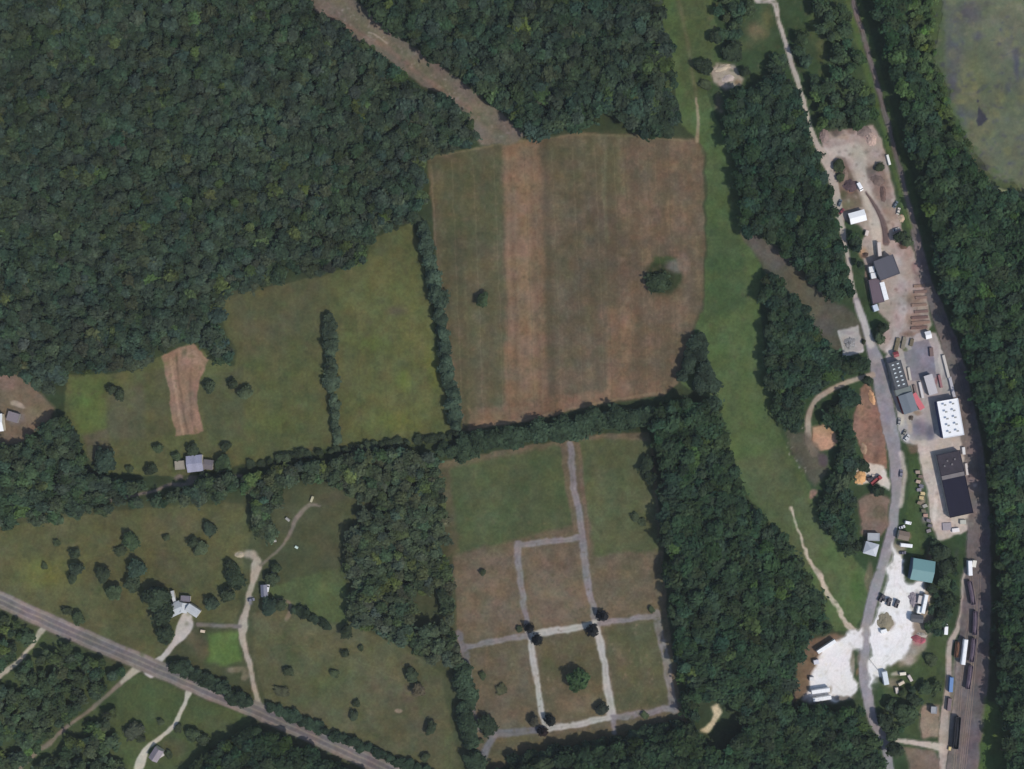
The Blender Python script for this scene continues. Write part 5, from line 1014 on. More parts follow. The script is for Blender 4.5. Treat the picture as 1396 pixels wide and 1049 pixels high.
# ------------------------------------------------------------------ vehicles
def put(name, label, cat, x, y, deg, z=1.5, group=None):
    return thing(name, label, cat, (*at(x, y, z), 0.05), R(deg), group)
def wheels(o, xs, y, r=.5, wd=.3, m=None):
    for xx in xs:
        for s in (-1, 1):
            w = MB().cyl((xx, s * y - wd / 2, r), (xx, s * y + wd / 2, r), r, n=14).build('wheel', TYRE, o)
            MB().cyl((xx, s * y - wd / 2 - .02, r), (xx, s * y + wd / 2 + .02, r), r * .55, n=10).build('rim', STEEL, w)
def trailer(label, x, y, deg, L=13.0, W=2.6, h=4.0, col=(246, 246, 248), group=None):
    o = put('semi_trailer', label, 'trailer', x, y, deg, h, group)
    MB().bbox(-L / 2, -W / 2, 1.15, L / 2, W / 2, h, .1).build('cargo_box', mat(col, .45, 0, .05, .3), o)
    for k in range(int(L / 1.5)):
        MB().box(-L / 2 + .6 + k * 1.5, -W / 2 + .1, h + .002, -L / 2 + .68 + k * 1.5, W / 2 - .1, h + .03).build('roof_rib', mat((206, 206, 210), .5), o) if k % 2 == 0 else None
    MB().box(-L / 2 + .2, -.5, .85, L / 2 - .3, .5, 1.15).build('chassis', DARK, o)
    wheels(o, (-L / 2 + 1.2, -L / 2 + 2.4), W / 2 - .25)
    for s in (-1, 1): MB().box(L / 2 - 3.2, s * .8 - .1, 0, L / 2 - 3.0, s * .8 + .1, 1.15).build('landing_leg', STEEL, o)
    return o
def container(label, x, y, deg, L=6.0, W=2.5, h=2.6, col=(240, 240, 244), cat='container', name='storage_container', group=None):
    o = put(name, label, cat, x, y, deg, h, group)
    b = MB().bbox(-L / 2, -W / 2, .12, L / 2, W / 2, h, .06)
    n = int(L / .6)
    for k in range(n): b.box(-L / 2 + .25 + k * L / n, -W / 2 - .05, .3, -L / 2 + .5 + k * L / n, -W / 2 - .002, h - .3).box(-L / 2 + .25 + k * L / n, W / 2 + .002, .3, -L / 2 + .5 + k * L / n, W / 2 + .05, h - .3)
    b.build('shell', mat(col, .5, 0, .08, .3), o)
    for s in (-1, 1): MB().box(L / 2 + .003, s * W / 4 - W / 4.4, .2, L / 2 + .07, s * W / 4 + W / 4.4, h - .15).build('door', mat([c * .93 for c in col], .5), o)
    return o
def car(label, x, y, deg, col, L=4.6, W=1.85, h=1.5, van=False, name=None, cat=None, group=None):
    o = put(name or ('van' if van else 'parked_car'), label, cat or ('van' if van else 'car'), x, y, deg, 1, group)
    p = mat(col, .35, 0, .06, .5, None, .5)
    if van:
        h = h if h > 2 else 2.3
        MB().prism([(-L / 2, .35), (L / 2, .35), (L / 2, .95), (L / 2 - .7, 1.15), (L / 2 - 1.4, h - .1), (L / 2 - 1.7, h), (-L / 2 + .1, h), (-L / 2, h - .15)], -W / 2, W / 2).build('body', p, o)
        MB().prism([(L / 2 - .68, 1.2), (L / 2 - .64, 1.2), (L / 2 - 1.32, h - .18), (L / 2 - 1.36, h - .18)], -W / 2 + .12, W / 2 - .12).build('windscreen', GLASS, o)
    else:
        MB().prism([(-L / 2, .3), (L / 2, .3), (L / 2, .68), (L / 2 - .15, .78), (L / 2 - 1.2, .9), (-L / 2 + .7, .95), (-L / 2, .85)], -W / 2, W / 2).build('body', p, o)
        MB().prism([(L / 2 - 1.2, .9), (L / 2 - 1.9, h - .06), (-L / 2 + 1.3, h - .06), (-L / 2 + .55, .95)], -W / 2 + .1, W / 2 - .1).build('windows', GLASS, o)
        MB().prism([(L / 2 - 1.85, h - .06), (L / 2 - 1.95, h), (-L / 2 + 1.35, h), (-L / 2 + 1.25, h - .06)], -W / 2 + .14, W / 2 - .14).build('roof', p, o)
    wheels(o, (-L / 2 + .8, L / 2 - .85), W / 2 - .1, .34, .24)
    for s in (-1, 1): MB().box(L / 2 + .002, s * W * .33 - .18, .55, L / 2 + .05, s * W * .33 + .18, .7).build('headlight', SKY, o)
    return o
def truck(label, x, y, deg, cab=(150, 60, 64), bed=(120, 120, 124), L=8.5, W=2.5, load=None, group=None):
    o = put('truck', label, 'truck', x, y, deg, 2, group)
    MB().box(-L / 2, -.5, .7, L / 2 - .4, .5, 1.0).build('chassis', DARK, o)
    c = MB().prism([(L / 2 - 2.2, .7), (L / 2, .7), (L / 2, 1.5), (L / 2 - .25, 2.7), (L / 2 - .5, 2.8), (L / 2 - 2.2, 2.8)], -W / 2, W / 2).build('cab', mat(cab, .4, 0, .06), o)
    MB().prism([(L / 2 + .01, 1.6), (L / 2 + .04, 1.6), (L / 2 - .2, 2.6), (L / 2 - .24, 2.6)], -W / 2 + .2, W / 2 - .2).build('windscreen', GLASS, c)
    b = MB().box(-L / 2, -W / 2, 1.0, L / 2 - 2.5, W / 2, 1.2)
    b.box(-L / 2, -W / 2, 1.2, L / 2 - 2.5, -W / 2 + .12, 2.1).box(-L / 2, W / 2 - .12, 1.2, L / 2 - 2.5, W / 2, 2.1).box(-L / 2, -W / 2 + .12, 1.2, -L / 2 + .12, W / 2 - .12, 2.1).box(L / 2 - 2.62, -W / 2 + .12, 1.2, L / 2 - 2.5, W / 2 - .12, 2.3)
    bo = b.build('cargo_bed', mat(bed, .5, .2), o)
    if load: MB().heap((L - 2.8) / 2, W / 2 - .2, .9, 3).build('load', mat(load, .95, 0, .3, 1), o).location = ((-2.5) / 2, 0, 1.21)
    wheels(o, (-L / 2 + .9, -L / 2 + 2.0, L / 2 - 1.2), W / 2 - .2, .5, .34)
    return o
def excavator(label, x, y, deg, col):
    o = put('excavator', label, 'excavator', x, y, deg, 2)
    for s in (-1, 1): MB().prism([(-2, .2), (-1.7, 0), (1.7, 0), (2, .2), (2, .7), (1.7, .9), (-1.7, .9), (-2, .7)], s * 1.2 - .3, s * 1.2 + .3).build('track', TYRE, o)
    MB().bbox(-2.2, -1.25, .95, 1.4, 1.25, 2.2, .15).build('body', mat(col, .5), o)
    MB().bbox(-.1, .25, 2.21, 1.4, 1.2, 3.1, .1).build('cab', GLASS, o)
    MB().prism([(1.2, 1.6), (1.5, 1.4), (4.2, 3.9), (4.0, 4.3)], -.55, -.1).prism([(4.0, 4.3), (4.2, 3.8), (5.6, 1.4), (5.9, 1.5)], -.5, -.15).build('boom', mat(col, .5), o)
    MB().prism([(5.4, 1.4), (6.0, 1.5), (6.0, .4), (5.2, .5)], -.85, .2).build('bucket', STEEL, o)
def railcar(label, x, y, deg, kind, col, L=17.0, W=3.0, h=4.3, load=None, group=None):
    o = put('railcar', label, 'railcar', x, y, deg, h * .8, group); o.location.z = 0.35
    m = mat(col, .6, 0, .18, .3)
    if kind == 'box':
        MB().box(-L / 2, -W / 2, 1.1, L / 2, W / 2, h - .25).build('body', m, o)
        MB().prism_x([(-W / 2 - .05, h - .24), (W / 2 + .05, h - .24), (W / 2 * .6, h), (-W / 2 * .6, h)], -L / 2 - .05, L / 2 + .05).build('roof', mat([min(255, c * 1.1) for c in col], .5, 0, .08), o)
        for s in (-1, 1): MB().box(-1.5, s * W / 2 + (.002 if s > 0 else -.08), 1.2, 1.5, s * W / 2 + (.08 if s > 0 else -.002), h - .4).build('sliding_door', m, o)
    elif kind == 'tank':
        MB().cyl((-L / 2 + .4, 0, 2.6), (L / 2 - .4, 0, 2.6), 1.45, n=20).build('tank', m, o, False)
        MB().cyl((0, 0, 4.0), (0, 0, 4.5), .6, .5).build('dome', m, o)
        MB().box(-L / 2, -W / 2 + .2, 1.0, L / 2, W / 2 - .2, 1.2).build('frame', DARK, o)
    else:
        b = MB().box(-L / 2, -W / 2, 1.0, L / 2, W / 2, 1.2)
        b.box(-L / 2, -W / 2, 1.2, L / 2, -W / 2 + .15, h - 1).box(-L / 2, W / 2 - .15, 1.2, L / 2, W / 2, h - 1).box(-L / 2, -W / 2 + .15, 1.2, -L / 2 + .15, W / 2 - .15, h - 1).box(L / 2 - .15, -W / 2 + .15, 1.2, L / 2, W / 2 - .15, h - 1)
        for k in range(int(L / 1.6)): b.box(-L / 2 + .5 + 1.6 * k, -W / 2 - .1, 1.2, -L / 2 + .65 + 1.6 * k, -W / 2 - .002, h - 1).box(-L / 2 + .5 + 1.6 * k, W / 2 + .002, 1.2, -L / 2 + .65 + 1.6 * k, W / 2 + .1, h - 1)
        b.build('body', m, o)
        if load:
            lo = MB().heap(L / 2 - .3, W / 2 - .25, 1.2, 9, 26, 5, .12).build('load', mat(load, .95, 0, .4, .8), o); lo.location = (0, 0, 2.0)
    for s in (-1, 1):
        bg_ = MB().box(s * (L / 2 - 2.4) - 1.1, -1.0, .45, s * (L / 2 - 2.4) + 1.1, 1.0, .95).build('bogie', DARK, o)
        w_ = MB()
        for q in (-.85, .85):
            for t in (-1, 1): w_.cyl((s * (L / 2 - 2.4) + q, t * .72 - .06, .45), (s * (L / 2 - 2.4) + q, t * .72 + .06, .45), .45, n=12)
        w_.build('wheels', STEEL, bg_)
        MB().box(s * L / 2 - .25 + s * .3, -.15, .75, s * L / 2 + .25 + s * .3, .15, .98).build('coupler', DARK, o)
    return o
WT = (248, 248, 250)
trailer('upper of the two white semi trailers parked side by side in the western truck lot', 1119, 942.5, 8, 12.5)
trailer('lower of the two white semi trailers parked side by side in the western truck lot', 1121, 953, 9, 12.5)
trailer('long white trailer parked along the curved north rim of the western truck lot', 1127, 882, 33, 14.5, 2.5)
trailer('tall narrow white trailer at the east side of the big white lot', 1261, 824, 78, 13, 2.4)
container('short white container beside the tall narrow white trailer', 1254, 832, 78, 5, 3.0)
container('pale speckled container above the small dark grey shed', 1255, 818, 78, 5.5, 3.2, 2.4, (204, 196, 196))
container('small white box at the foot of the gravel island in the white lot', 1205, 861, 15, 4.0, 2.4, 2.4, (244, 244, 246))
container('pale blue grey box at the west rim of the western truck lot', 1113, 903, 10, 3.6, 3.0, 2.4, (206, 206, 220))
container('pale square box at the southwest rim of the western truck lot', 1107, 926, 0, 3.2, 2.6, 2.2, (220, 218, 222))
trailer('long white trailer beside the mauve-roofed shed', 1205.5, 397, 105, 12.5, 3.2)
trailer('pale trailer standing north of the square dark warehouse', 1199, 340, 95, 9.5, 2.4, 3.6, (206, 194, 192))
container('upper of two white boxes on the west wall of the square dark warehouse', 1188.5, 367.5, 100, 4.0, 3.6, 3.2, (230, 230, 236))
container('lower of two white boxes on the west wall of the square dark warehouse', 1191, 376, 100, 4.0, 3.6, 3.2, (226, 226, 234))
container('pale blue box at the south end of the mauve-roofed shed', 1194, 420, 110, 4.5, 3.4, 2.8, (196, 206, 224))
car('white pickup-sized van in the earth heaps of the north yard', 1172, 255, -60, WT, 6.0, 2.4, 2.4, True)
container('white strip trailer by the railway bank of the north yard', 1211.5, 218, -75, 7.0, 1.6, 1.6, (232, 232, 232), 'trailer', 'flat_trailer')
car('dark blue car on the gravel road west of the white-roofed workshop', 1145, 277, 70, (84, 98, 112), 5.0)
car('dark red car on the gravel road west of the white-roofed workshop', 1147.5, 288.5, 50, (128, 62, 72), 4.8)
car('grey blue car at the east rim of the north yard', 1221, 279, 60, (96, 108, 120), 5.0)
car('small white car just south of the grey blue car at the yard rim', 1225, 288, 75, (214, 206, 200), 4.6)
car('pale grey car beside the tree on the east rim of the north yard', 1222, 313, 20, (180, 176, 176), 4.8)
container('small whitish tank box in the middle of the north yard', 1182, 318, 75, 3.6, 2.2, 2.0, (214, 200, 196))
for i, (x, y, a) in enumerate(((1202.5, 816, 62), (1212.5, 821, 80), (1223, 823.5, 72))):
    truck(['leftmost of the three dark trucks parked on the white lot', 'middle of the three dark trucks parked on the white lot', 'rightmost of the three dark trucks parked on the white lot'][i], x, y, a, (66, 64, 76), (84, 80, 90), 5.6, 2.3, None, 'dark trucks on the white lot')
car('dark car between the leftmost and middle dark trucks on the white lot', 1207, 819, -20, (86, 84, 96), 4.4, 1.9)
car('white van on the grass west of the service lane', 1289, 858, 86, WT, 7.0, 2.4, 2.6, True)
car('white van by the brown shed above the white lot', 1238, 713, -12, WT, 4.4, 2.0, 2.2, True)
car('small pale car beside the white van above the white lot', 1230, 719, 20, (206, 206, 216), 4.2)
trailer('short white trailer on the verge above the white lot', 1236, 744, -6, 8.0, 2.4, 3.2)
car('dark car parked below the short white trailer above the white lot', 1231, 754, 5, (84, 82, 104), 4.4)
car('dark car parked on the east shoulder of the asphalt road', 1228.5, 646, 84, (112, 110, 130), 5.2, 2.0)
truck('red truck with a dark bed in the whitish pull-in', 1195, 655, 40, (150, 58, 66), (140, 60, 66), 8.5)
excavator('dark excavator standing between the sand heap and the red truck', 1187, 653, 20, (66, 58, 66))
container('striped silver corrugated box trailer below the white lot', 1207.5, 925, 100, 9.0, 3.4, 3.4, (206, 214, 224))
for i, (x, y, a, c) in enumerate(((1231, 919, 5, (226, 216, 204)), (1241, 925, -60, (196, 182, 182)), (1229, 932, 30, (206, 190, 172)), (1223, 942, 100, (204, 192, 186)))):
    container(['cream box at the top of the scattered boxes below the white lot', 'pinkish grey box at the east of the scattered boxes below the white lot', 'tan box in the middle of the scattered boxes below the white lot', 'pale box at the bottom of the scattered boxes below the white lot'][i], x, y, a, 4.2 if i != 1 else 4.6, 2.0, 1.8, c)
container('green grey box standing on the white spur of scrap by the teal building', 1283, 797, 70, 3.0, 2.0, 1.8, (176, 172, 160))
car('white van beside the small blue-roofed shed', 364.5, 802, 80, WT, 4.8, 2.4, 2.3, True)
car('blue car under the trees northeast of the small blue-roofed shed', 372, 781, 95, (92, 94, 128), 4.6, 1.9)
car('blue grey pickup on the tan driveway', 342, 818, 10, (120, 120, 136), 4.8, 2.0)
container('small peach box southeast of the pale turnaround', 276, 861, -10, 3.0, 1.8, 1.5, (206, 188, 170), 'box', 'utility_box')
container('small pale grey box on the grass left of the grey dirt track', 392, 708.5, -40, 3.2, 1.6, 1.5, (160, 158, 156), 'box', 'utility_box')
container('small whitish box under the trees left of the grey dirt track', 374, 738, 10, 2.4, 1.5, 1.4, (176, 172, 172), 'box', 'utility_box')
container('tiny mint white box on the grass right of the grey dirt track', 404, 746.5, -30, 2.2, 1.5, 1.4, (196, 212, 206), 'box', 'utility_box')
container('small cream box at the top of the grey dirt track', 425, 681, 70, 4.0, 1.5, 1.6, (184, 178, 152), 'box', 'utility_box')
# ------------------------------------------------------------------ railway
def track(label, pts):
    q = np.array(smooth_line(pts, 8)); xy = np.stack([(q[:, 0] - CX) * M, (CY - q[:, 1]) * M], 1)
    s = np.concatenate([[0], np.cumsum(np.linalg.norm(np.diff(xy, axis=0), axis=1))])
    o = thing('railway_track', label, 'railway', (xy[0][0], xy[0][1], 0.05))
    o0 = np.array([xy[0][0], xy[0][1]])
    sl = MB()
    for d in np.arange(0.3, s[-1], 0.7):
        x = np.interp(d, s, xy[:, 0]); y = np.interp(d, s, xy[:, 1]); x2 = np.interp(d + .3, s, xy[:, 0]); y2 = np.interp(d + .3, s, xy[:, 1])
        t = np.array([x2 - x, y2 - y]); t /= np.linalg.norm(t) + 1e-9; n = np.array([-t[1], t[0]]); c = np.array([x, y]) - o0
        pts4 = [c - t * .12 - n * 1.3, c + t * .12 - n * 1.3, c + t * .12 + n * 1.3, c - t * .12 + n * 1.3]
        sl.add([(*p, 0.02) for p in pts4] + [(*p, 0.16) for p in pts4], [(4, 5, 6, 7), (0, 1, 5, 4), (1, 2, 6, 5), (2, 3, 7, 6), (3, 0, 4, 7)])
    so_ = sl.build('sleepers', mat((84, 72, 66), .9, 0, .25, 1), o); so_['kind'] = 'stuff'
    g = np.gradient(xy, axis=0); g /= np.linalg.norm(g, axis=1)[:, None]; n = np.stack([-g[:, 1], g[:, 0]], 1)
    for sd_ in (-1, 1):
        r = MB(); rows = []
        for p, nn in zip(xy - o0, n):
            c = p + nn * .72 * sd_; a, b = c - nn * .06, c + nn * .06
            rows.append([(*a, .165), (*b, .165), (*b, .3), (*a, .3)])
        for A, B in zip(rows[:-1], rows[1:]): r.add(A + B, [(0, 4, 5, 1), (1, 5, 6, 2), (2, 6, 7, 3), (3, 7, 4, 0)])
        r.build('rail', mat((120, 106, 100), .4, .6, .15, 1), o)
track('main railway track curving along the edge of the eastern woods', [(x + .06 * w, y) for x, y, w in RB])
track('railway siding carrying the rake of mauve grey gondolas', [(1325, 745), (1324, 785), (1328, 815), (1330, 840), (1327, 890), (1322, 935), (1316, 985), (1309, 1049), (1303, 1120)])
track('short railway siding carrying the white boxcar and the black hopper', [(1322, 845), (1317, 870), (1312, 910), (1308, 960), (1305, 1000), (1301, 1049), (1297, 1110)])
railcar('white boxcar on the short siding east of the service lane', 1314.5, 889, 83, 'box', (246, 246, 248), 17.0, 2.6, 4.2)
railcar('long black hopper railcar on the short siding near the bottom of the photo', 1305, 1000, 85, 'gondola', (50, 54, 66), 21.5, 3.4, 4.6, (44, 46, 54))
for i, (x, y, a) in enumerate(((1325, 809, 100), (1329.7, 850, 88), (1326.5, 887, 83.5), (1322, 924, 82))):
    railcar(['northernmost of the four mauve grey gondolas on the siding, just south of the white box', 'second of the four mauve grey gondolas on the siding, at the bend of the track', 'third of the four mauve grey gondolas on the siding, level with the white boxcar', 'southernmost of the four mauve grey gondolas on the siding'][i], x, y, a, 'gondola', (98, 86, 106), 16.0, 2.9, 3.8, (108, 96, 112), 'gondolas on the siding')
railcar('short rusty brown gondola between the service lane and the white boxcar', 1305, 886, 84, 'gondola', (96, 68, 58), 10.5, 2.9, 3.0, (110, 80, 66))
container('larger white box standing at the north end of the railway siding', 1323, 775, 92, 10.0, 2.7, 3.4, (250, 250, 252))
container('smaller white box right of the larger one at the north end of the railway siding', 1328.5, 769, 80, 4.6, 2.6, 2.6, (226, 222, 216))
container('narrow bright blue box beside the service lane', 1297, 934, 86, 10.0, 2.5, 2.8, (92, 130, 186))
container('narrow maroon box beside the service lane', 1294.5, 961, 84, 8.5, 2.5, 2.6, (104, 86, 96))
container('small yellow box beside the lower service lane', 1295, 1021, 80, 2.4, 1.6, 1.6, (206, 184, 130))

# ------------------------------------------------------------------ heaps, stacks and scrap
def heap(name, label, cat, x, y, rx, ry, h, col, deg=0, seed=1, rough=.22, group=None):
    o = thing(name, label, cat, (*at(x, y, h * .4), 0.02), R(deg), group)
    MB().heap(rx, ry, h, seed, 26, 8, rough).build('mound', mat(col, .95, 0, .28, .5), o)
    r = random.Random(seed)
    for k in range(7):
        a = r.uniform(0, 6.28); q = r.uniform(.75, 1.05); s = r.uniform(.25, .5)
        MB().heap(s, s, s, k + seed, 7, 3, .3).build('lump', mat([c * r.uniform(.8, 1.1) for c in col], .95), o).location = (math.cos(a) * rx * q, math.sin(a) * ry * q, 0)
    return o
heap('sand_heap', 'long pale orange sand heap at the top of the reddish bank', 'heap', 1189, 542, 2.0, 5.0, 1.8, (206, 160, 124), 15, 3)
heap('sand_heap', 'round golden sand heap left of the dark excavator', 'heap', 1173, 651, 4.2, 4.5, 2.2, (214, 168, 122), 0, 4)
heap('gravel_heap', 'small pale tan heap low on the reddish bank', 'heap', 1178, 612, 2.0, 4.0, 1.2, (164, 138, 118), 10, 5)
heap('gravel_heap', 'pinkish pale heap in the northeast corner of the north yard', 'heap', 1188, 190, 4.0, 4.5, 2.0, (186, 162, 154), 0, 6)
heap('gravel_heap', 'mauve grey heap at the top edge of the north yard', 'heap', 1178, 179, 5.0, 3.6, 1.8, (128, 114, 112), 0, 7)
heap('gravel_heap', 'pinkish heap in the northwest corner of the north yard', 'heap', 1124, 186, 3.2, 4.5, 1.8, (146, 128, 126), 0, 8)
heap('gravel_heap', 'brown heap beside the planted island of the north yard', 'heap', 1151, 238, 2.6, 5.0, 1.5, (126, 108, 100), 0, 9)
heap('gravel_heap', 'dark purplish heap west of the white van in the north yard', 'heap', 1160, 253, 5.0, 4.2, 2.2, (92, 76, 82), 0, 10)
heap('gravel_heap', 'brown heap along the east rim of the north yard', 'heap', 1197, 246, 5.0, 3.5, 1.8, (118, 102, 98), -20, 11)
heap('gravel_heap', 'long reddish brown heap below the east rim heap of the north yard', 'heap', 1204, 264, 2.0, 6.0, 1.4, (112, 92, 88), 5, 12)
heap('gravel_heap', 'tan heap near the small white car at the north yard rim', 'heap', 1229, 298, 2.0, 2.4, 1.3, (196, 174, 154), 0, 13)
heap('gravel_heap', 'tan rubble heap at the north side of the pale rubble patch', 'heap', 985, 93, 6.0, 2.2, 1.6, (186, 172, 156), 14, 14)
heap('gravel_heap', 'pinkish rubble heap in the middle of the pale rubble patch', 'heap', 993, 107, 4.5, 2.6, 1.5, (186, 172, 168), 14, 15)
heap('gravel_heap', 'weedy grey mound in the middle of the big white lot', 'heap', 1207, 849, 5.5, 6.5, 1.6, (138, 130, 114), 0, 16)
heap('scrap_heap', 'heap of dark red scrap at the east side of the big white lot', 'heap', 1250, 871, 3.6, 2.4, 1.5, (158, 92, 102), -10, 17, .35)
heap('scrap_heap', 'small pink red scrap heap right of the dark red one', 'heap', 1258, 874, 2.2, 1.6, 1.2, (186, 106, 122), 30, 18, .35)
heap('scrap_heap', 'whitish scrap heap above the red scrap heaps', 'heap', 1257, 866, 3.4, 1.4, 1.1, (176, 168, 162), -10, 19, .35)
heap('scrap_heap', 'grey scrap heap in the corner north of the small dark grey shed', 'heap', 1245, 818, 3.0, 5.0, 1.6, (146, 138, 148), 10, 20, .35)
heap('gravel_heap', 'tan gravel heap west of the tan driveway end', 'heap', 326, 757, 3.0, 1.8, 1.1, (176, 164, 146), 0, 21)
heap('scrap_heap', 'pale scrap heap among the trees left of the tan driveway', 'heap', 316, 793, 2.2, 2.2, 1.2, (158, 150, 144), 0, 22, .35)
heap('gravel_heap', 'brown heap by the railway east of the long brown ramp', 'heap', 1232, 335, 2.8, 2.6, 1.4, (104, 84, 76), 0, 23)
heap('gravel_heap', 'dark hole-like burnt heap on the sandy bank west of the square warehouse', 'heap', 1180, 347, 2.0, 1.6, .9, (84, 70, 66), 0, 24)
def stack(label, x, y, deg, L, W, h, col, name='lumber_stack', cat='lumber', group=None, n=5):
    o = thing(name, label, cat, (*at(x, y, h), 0.04), R(deg), group)
    b = MB(); w = W / n
    for j in range(2):
        for k in range(n):
            e = random.uniform(-.25, .25)
            b.bbox(-L / 2 + e, -W / 2 + k * w + .03, .16 + j * h / 2, L / 2 + e, -W / 2 + (k + 1) * w - .03, .16 + (j + 1) * h / 2 - .02, .04)
    b.build('boards', mat(col, .85, 0, .25, .6), o)
    for s in (-1, 1): MB().box(s * L * .3 - .12, -W / 2, 0, s * L * .3 + .12, W / 2, .155).build('bearer', mat((96, 80, 68), .9), o)
    return o
for i, (x, y, L, c) in enumerate(((1253, 390, 8, (158, 130, 116)), (1255, 398, 9, (134, 108, 104)), (1256, 406, 8, (148, 122, 116)), (1253, 416, 11, (150, 124, 112)), (1256, 425, 10, (124, 98, 96)), (1254, 433, 12, (108, 80, 80)), (1255, 440, 13, (158, 126, 112)), (1253, 447, 12, (112, 84, 80)))):
    stack(['tan topmost lumber stack beside the railway below the north yard', 'second lumber stack from the top beside the railway, brownish', 'third lumber stack from the top beside the railway, pinkish', 'fourth lumber stack from the top beside the railway, tan', 'fifth lumber stack from the top beside the railway, dull mauve', 'sixth lumber stack from the top beside the railway, dark red brown', 'seventh lumber stack from the top beside the railway, pale salmon', 'lowest lumber stack beside the railway, dark red brown'][i], x, y, 4, L * .95, 1.9, .7, tuple(.6 * a + .4 * b for a, b in zip(c, (150, 128, 120))), group='lumber stacks beside the railway')
for i, (x, y, a, L, W, c) in enumerate(((1223, 470, 78, 9, 2.6, (126, 116, 98)), (1232, 468, 78, 8, 2.4, (142, 134, 122)), (1243, 467, 78, 5, 2.4, (122, 112, 96)))):
    stack(['leftmost of three tan board stacks north of the concrete slab', 'middle of three tan board stacks north of the concrete slab', 'rightmost of three tan board stacks north of the concrete slab'][i], x, y, a, L, W, 1.2, c, group='board stacks north of the slab')
pal = [(1251, 644, (172, 152, 142)), (1255, 650, (128, 110, 104)), (1252, 657, (190, 166, 154)), (1256, 663, (120, 118, 134)), (1253, 668, (146, 140, 150)), (1258, 673, (212, 190, 148)), (1256, 679, (204, 182, 140)), (1254, 686, (140, 124, 110)), (1261, 690, (172, 168, 162)), (1259, 697, (116, 112, 96)), (1262, 703, (186, 152, 140)), (1266, 710, (128, 122, 132)), (1268, 717, (112, 106, 114)), (1266, 724, (142, 134, 138))]
plab = ['pinkish topmost pallet stack', 'dark brown second pallet stack', 'salmon third pallet stack', 'blue grey fourth pallet stack', 'pale mauve fifth pallet stack', 'yellowish sixth pallet stack', 'straw coloured seventh pallet stack', 'brown eighth pallet stack', 'pale grey ninth pallet stack', 'olive grey tenth pallet stack', 'salmon eleventh pallet stack', 'grey twelfth pallet stack', 'dark thirteenth pallet stack', 'lowest grey pallet stack']
for (x, y, c), l in zip(pal, plab): stack(l + ' in the row west of the black-roofed warehouse', x, y, random.uniform(-20, 20), 3.0, 2.2, random.uniform(.8, 1.5), c, 'pallet_stack', 'pallets', 'pallet stacks beside the black-roofed warehouse', 3)
for i, (x, y, a, L, W, h, c, l) in enumerate(((1303, 723, 6, 5, 2.6, 1.6, (228, 222, 226), 'white crate south of the black-roofed warehouse'), (1291, 718, 4, 6, 5, .8, (150, 142, 152), 'broad mauve grey platform south of the black-roofed warehouse'), (1313, 712, 0, 4, 3, 1.6, (182, 182, 176), 'pale crate at the southeast corner of the black-roofed warehouse'), (1314, 615, 95, 5, 2, 1.8, (222, 220, 224), 'white crate at the northeast corner of the black-roofed warehouse'), (1318, 640, 97, 8, 1.6, 1.6, (214, 204, 204), 'long whitish crate along the east wall of the black-roofed warehouse'), (1240, 510, 100, 9, 1.6, 1.4, (190, 184, 178), 'narrow pale crate between the skylight office and the concrete slab'), (1282, 520, 102, 9, 1.6, 1.4, (150, 104, 112), 'narrow dull red crate north of the white-roofed warehouse'), (1248, 533, 102, 8, 1.5, 1.4, (120, 106, 108), 'dark narrow crate below the concrete slab'), (1256, 532, 102, 11, 1.7, 1.6, (206, 202, 208), 'long whitish crate below the concrete slab'), (1290, 500, 104, 16, 1.8, 1.6, (196, 190, 188), 'very long pale crate along the railway east of the slab'), (1298, 528, 103, 14, 2.0, 1.6, (178, 176, 188), 'long bluish pale crate along the railway north of the white-roofed warehouse'), (1270, 480, 95, 6, 2.5, 1.6, (116, 96, 96), 'dark brown crate at the east edge of the concrete slab'))):
    container(l, x, y, a, L, W, h, c, 'crate', 'crate')
for (x, y, a, L, W, h, c, l) in ((1226, 575, 80, 5, 2.2, 1.6, (150, 148, 152), 'grey car on the pale verge at the road corner'), (1233, 590, 60, 4.6, 1.9, 1.5, (120, 118, 112), 'dull grey car near the yard entrance'), (1236, 597, 50, 5, 2, 1.5, (196, 196, 202), 'silver car at the yard entrance')):
    car(l, x, y, a, c, L, 1.9)
heap('gravel_heap', 'dark round spoil heap just south of the grey-roofed workshop', 'heap', 1242, 570, 1.8, 1.8, 1.2, (92, 84, 80), 0, 41)
# low ramp wall in the north yard and the gate beam at the white lot
rp = thing('ramp', 'long curved dark brown ramp of packed earth through the north yard', 'ramp', (*at(1200, 295), 0))
q = smooth_line([(1181, 264), (1192, 280), (1201, 298), (1206, 316), (1208, 332)], 5); b = MB(); rows = []
for i, (x, y) in enumerate(q):
    t = np.array(q[min(i + 1, len(q) - 1)]) - np.array(q[max(i - 1, 0)]); t /= np.linalg.norm(t); n = np.array([-t[1], t[0]])
    wd_ = 1.2 + 3.2 * i / len(q); pt = []
    for k, z in ((-wd_, .03), (-wd_ * .6, .5), (wd_ * .6, .5), (wd_, .03)):
        X, Y = at(x + n[0] * k, y + n[1] * k); pt.append((X - rp.location.x, Y - rp.location.y, z))
    rows.append(pt)
for A, B in zip(rows[:-1], rows[1:]): b.add(A + B, [(0, 1, 5, 4), (1, 2, 6, 5), (2, 3, 7, 6)])
b.build('earth_bank', mat((104, 88, 88), .95, 0, .2, .4), rp)
gt = thing('barrier_gate', 'thin dark barrier beam at the south corner of the big white lot', 'gate', (*at(1185, 899), 0), math.atan2(-(914 - 899), 1197 - 1185))
MB().cyl((0, 0, 0), (0, 0, 1.2), .12).build('post', DARK, gt); MB().box(.13, -.08, .95, 10, .08, 1.15).build('beam', mat((110, 108, 104), .7), gt)
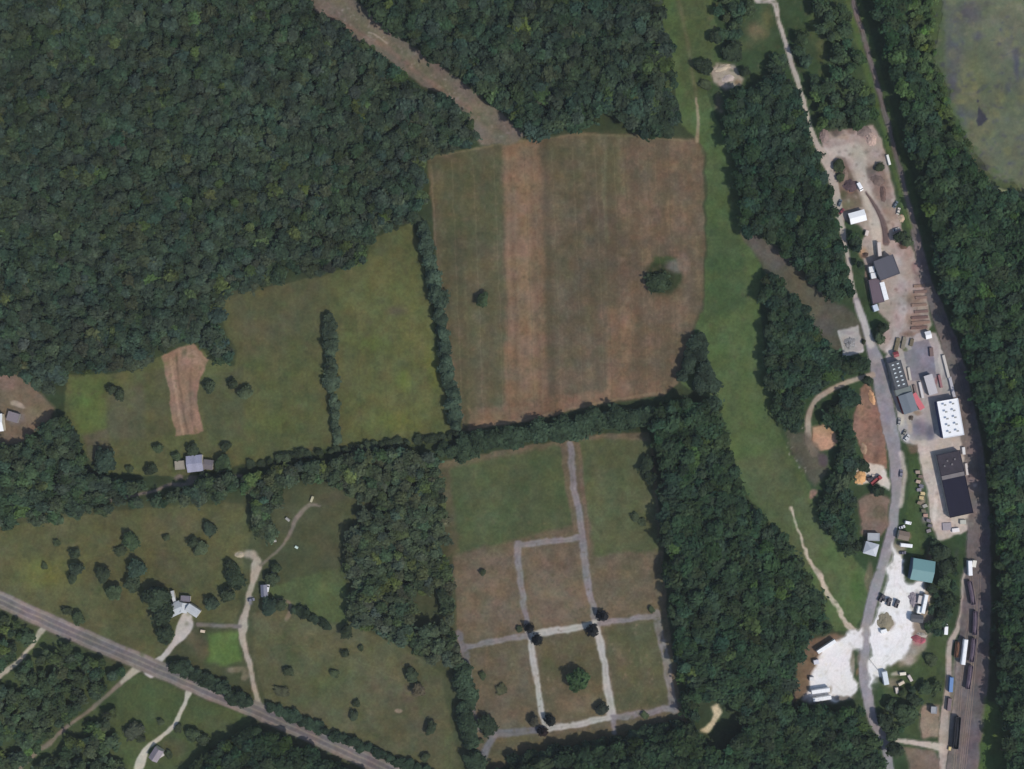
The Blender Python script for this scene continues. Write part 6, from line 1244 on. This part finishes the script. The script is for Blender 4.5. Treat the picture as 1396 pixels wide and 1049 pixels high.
# ------------------------------------------------------------------ light and camera
SUN_EL, SUN_AZ = 50.0, 128.0            # degrees; azimuth clockwise from north (up in the photograph)
w = bpy.data.worlds.new('World'); SC.world = w; w.use_nodes = True
nt = w.node_tree; bg = nt.nodes['Background']
sky = nt.nodes.new('ShaderNodeTexSky'); sky.sky_type = 'NISHITA'; sky.sun_disc = False
sky.sun_elevation = R(SUN_EL); sky.sun_rotation = R(SUN_AZ); sky.air_density = 1.0; sky.dust_density = 1.0
nt.links.new(sky.outputs['Color'], bg.inputs['Color']); bg.inputs['Strength'].default_value = 0.125
sl = bpy.data.lights.new('sun', 'SUN'); sl.energy = 2.85; sl.angle = R(0.5); sl.color = (1.0, 0.95, 0.88)
so = bpy.data.objects.new('sun', sl); COL.objects.link(so)
az, el = R(SUN_AZ), R(SUN_EL)
from mathutils import Vector
d = Vector((-math.sin(az) * math.cos(el), -math.cos(az) * math.cos(el), -math.sin(el)))
so.rotation_euler = d.to_track_quat('-Z', 'Y').to_euler(); so.location = (0, 0, 300)
cd = bpy.data.cameras.new('camera'); co = bpy.data.objects.new('camera', cd); COL.objects.link(co); SC.camera = co
co.location = (0, 0, H); co.rotation_euler = (0, 0, 0)
cd.sensor_fit = 'HORIZONTAL'; cd.sensor_width = 36.0
cd.lens = 36.0 * H / (1396 * M)
cd.clip_start = 1.0; cd.clip_end = 40000.0
SC.view_settings.view_transform = 'Standard'; SC.view_settings.look = 'None'; SC.view_settings.exposure = 0.0; SC.view_settings.gamma = 1.0
SC.cycles.use_denoising = True
SC.cycles.max_bounces = 6; SC.cycles.diffuse_bounces = 3; SC.cycles.glossy_bounces = 2

# ------------------------------------------------------------------ thin air between the aircraft and the ground
hz = MB().box(-9500, -9500, -1.0, 9500, 9500, H + 15)
hm = bpy.data.materials.new('haze'); hm.use_nodes = True; hn = hm.node_tree
for n in list(hn.nodes):
    if n.type == 'BSDF_PRINCIPLED': hn.nodes.remove(n)
pv = hn.nodes.new('ShaderNodeVolumePrincipled'); pv.inputs['Color'].default_value = (.86, .90, 1.0, 1); pv.inputs['Density'].default_value = 3.3e-5
hn.links.new(pv.outputs[0], hn.nodes['Material Output'].inputs['Volume'])
ho = hz.build('haze', hm); tag(ho, 'thin bluish haze filling the air above the fields and woods', 'haze', None, 'stuff')
SC.cycles.volume_bounces = 1
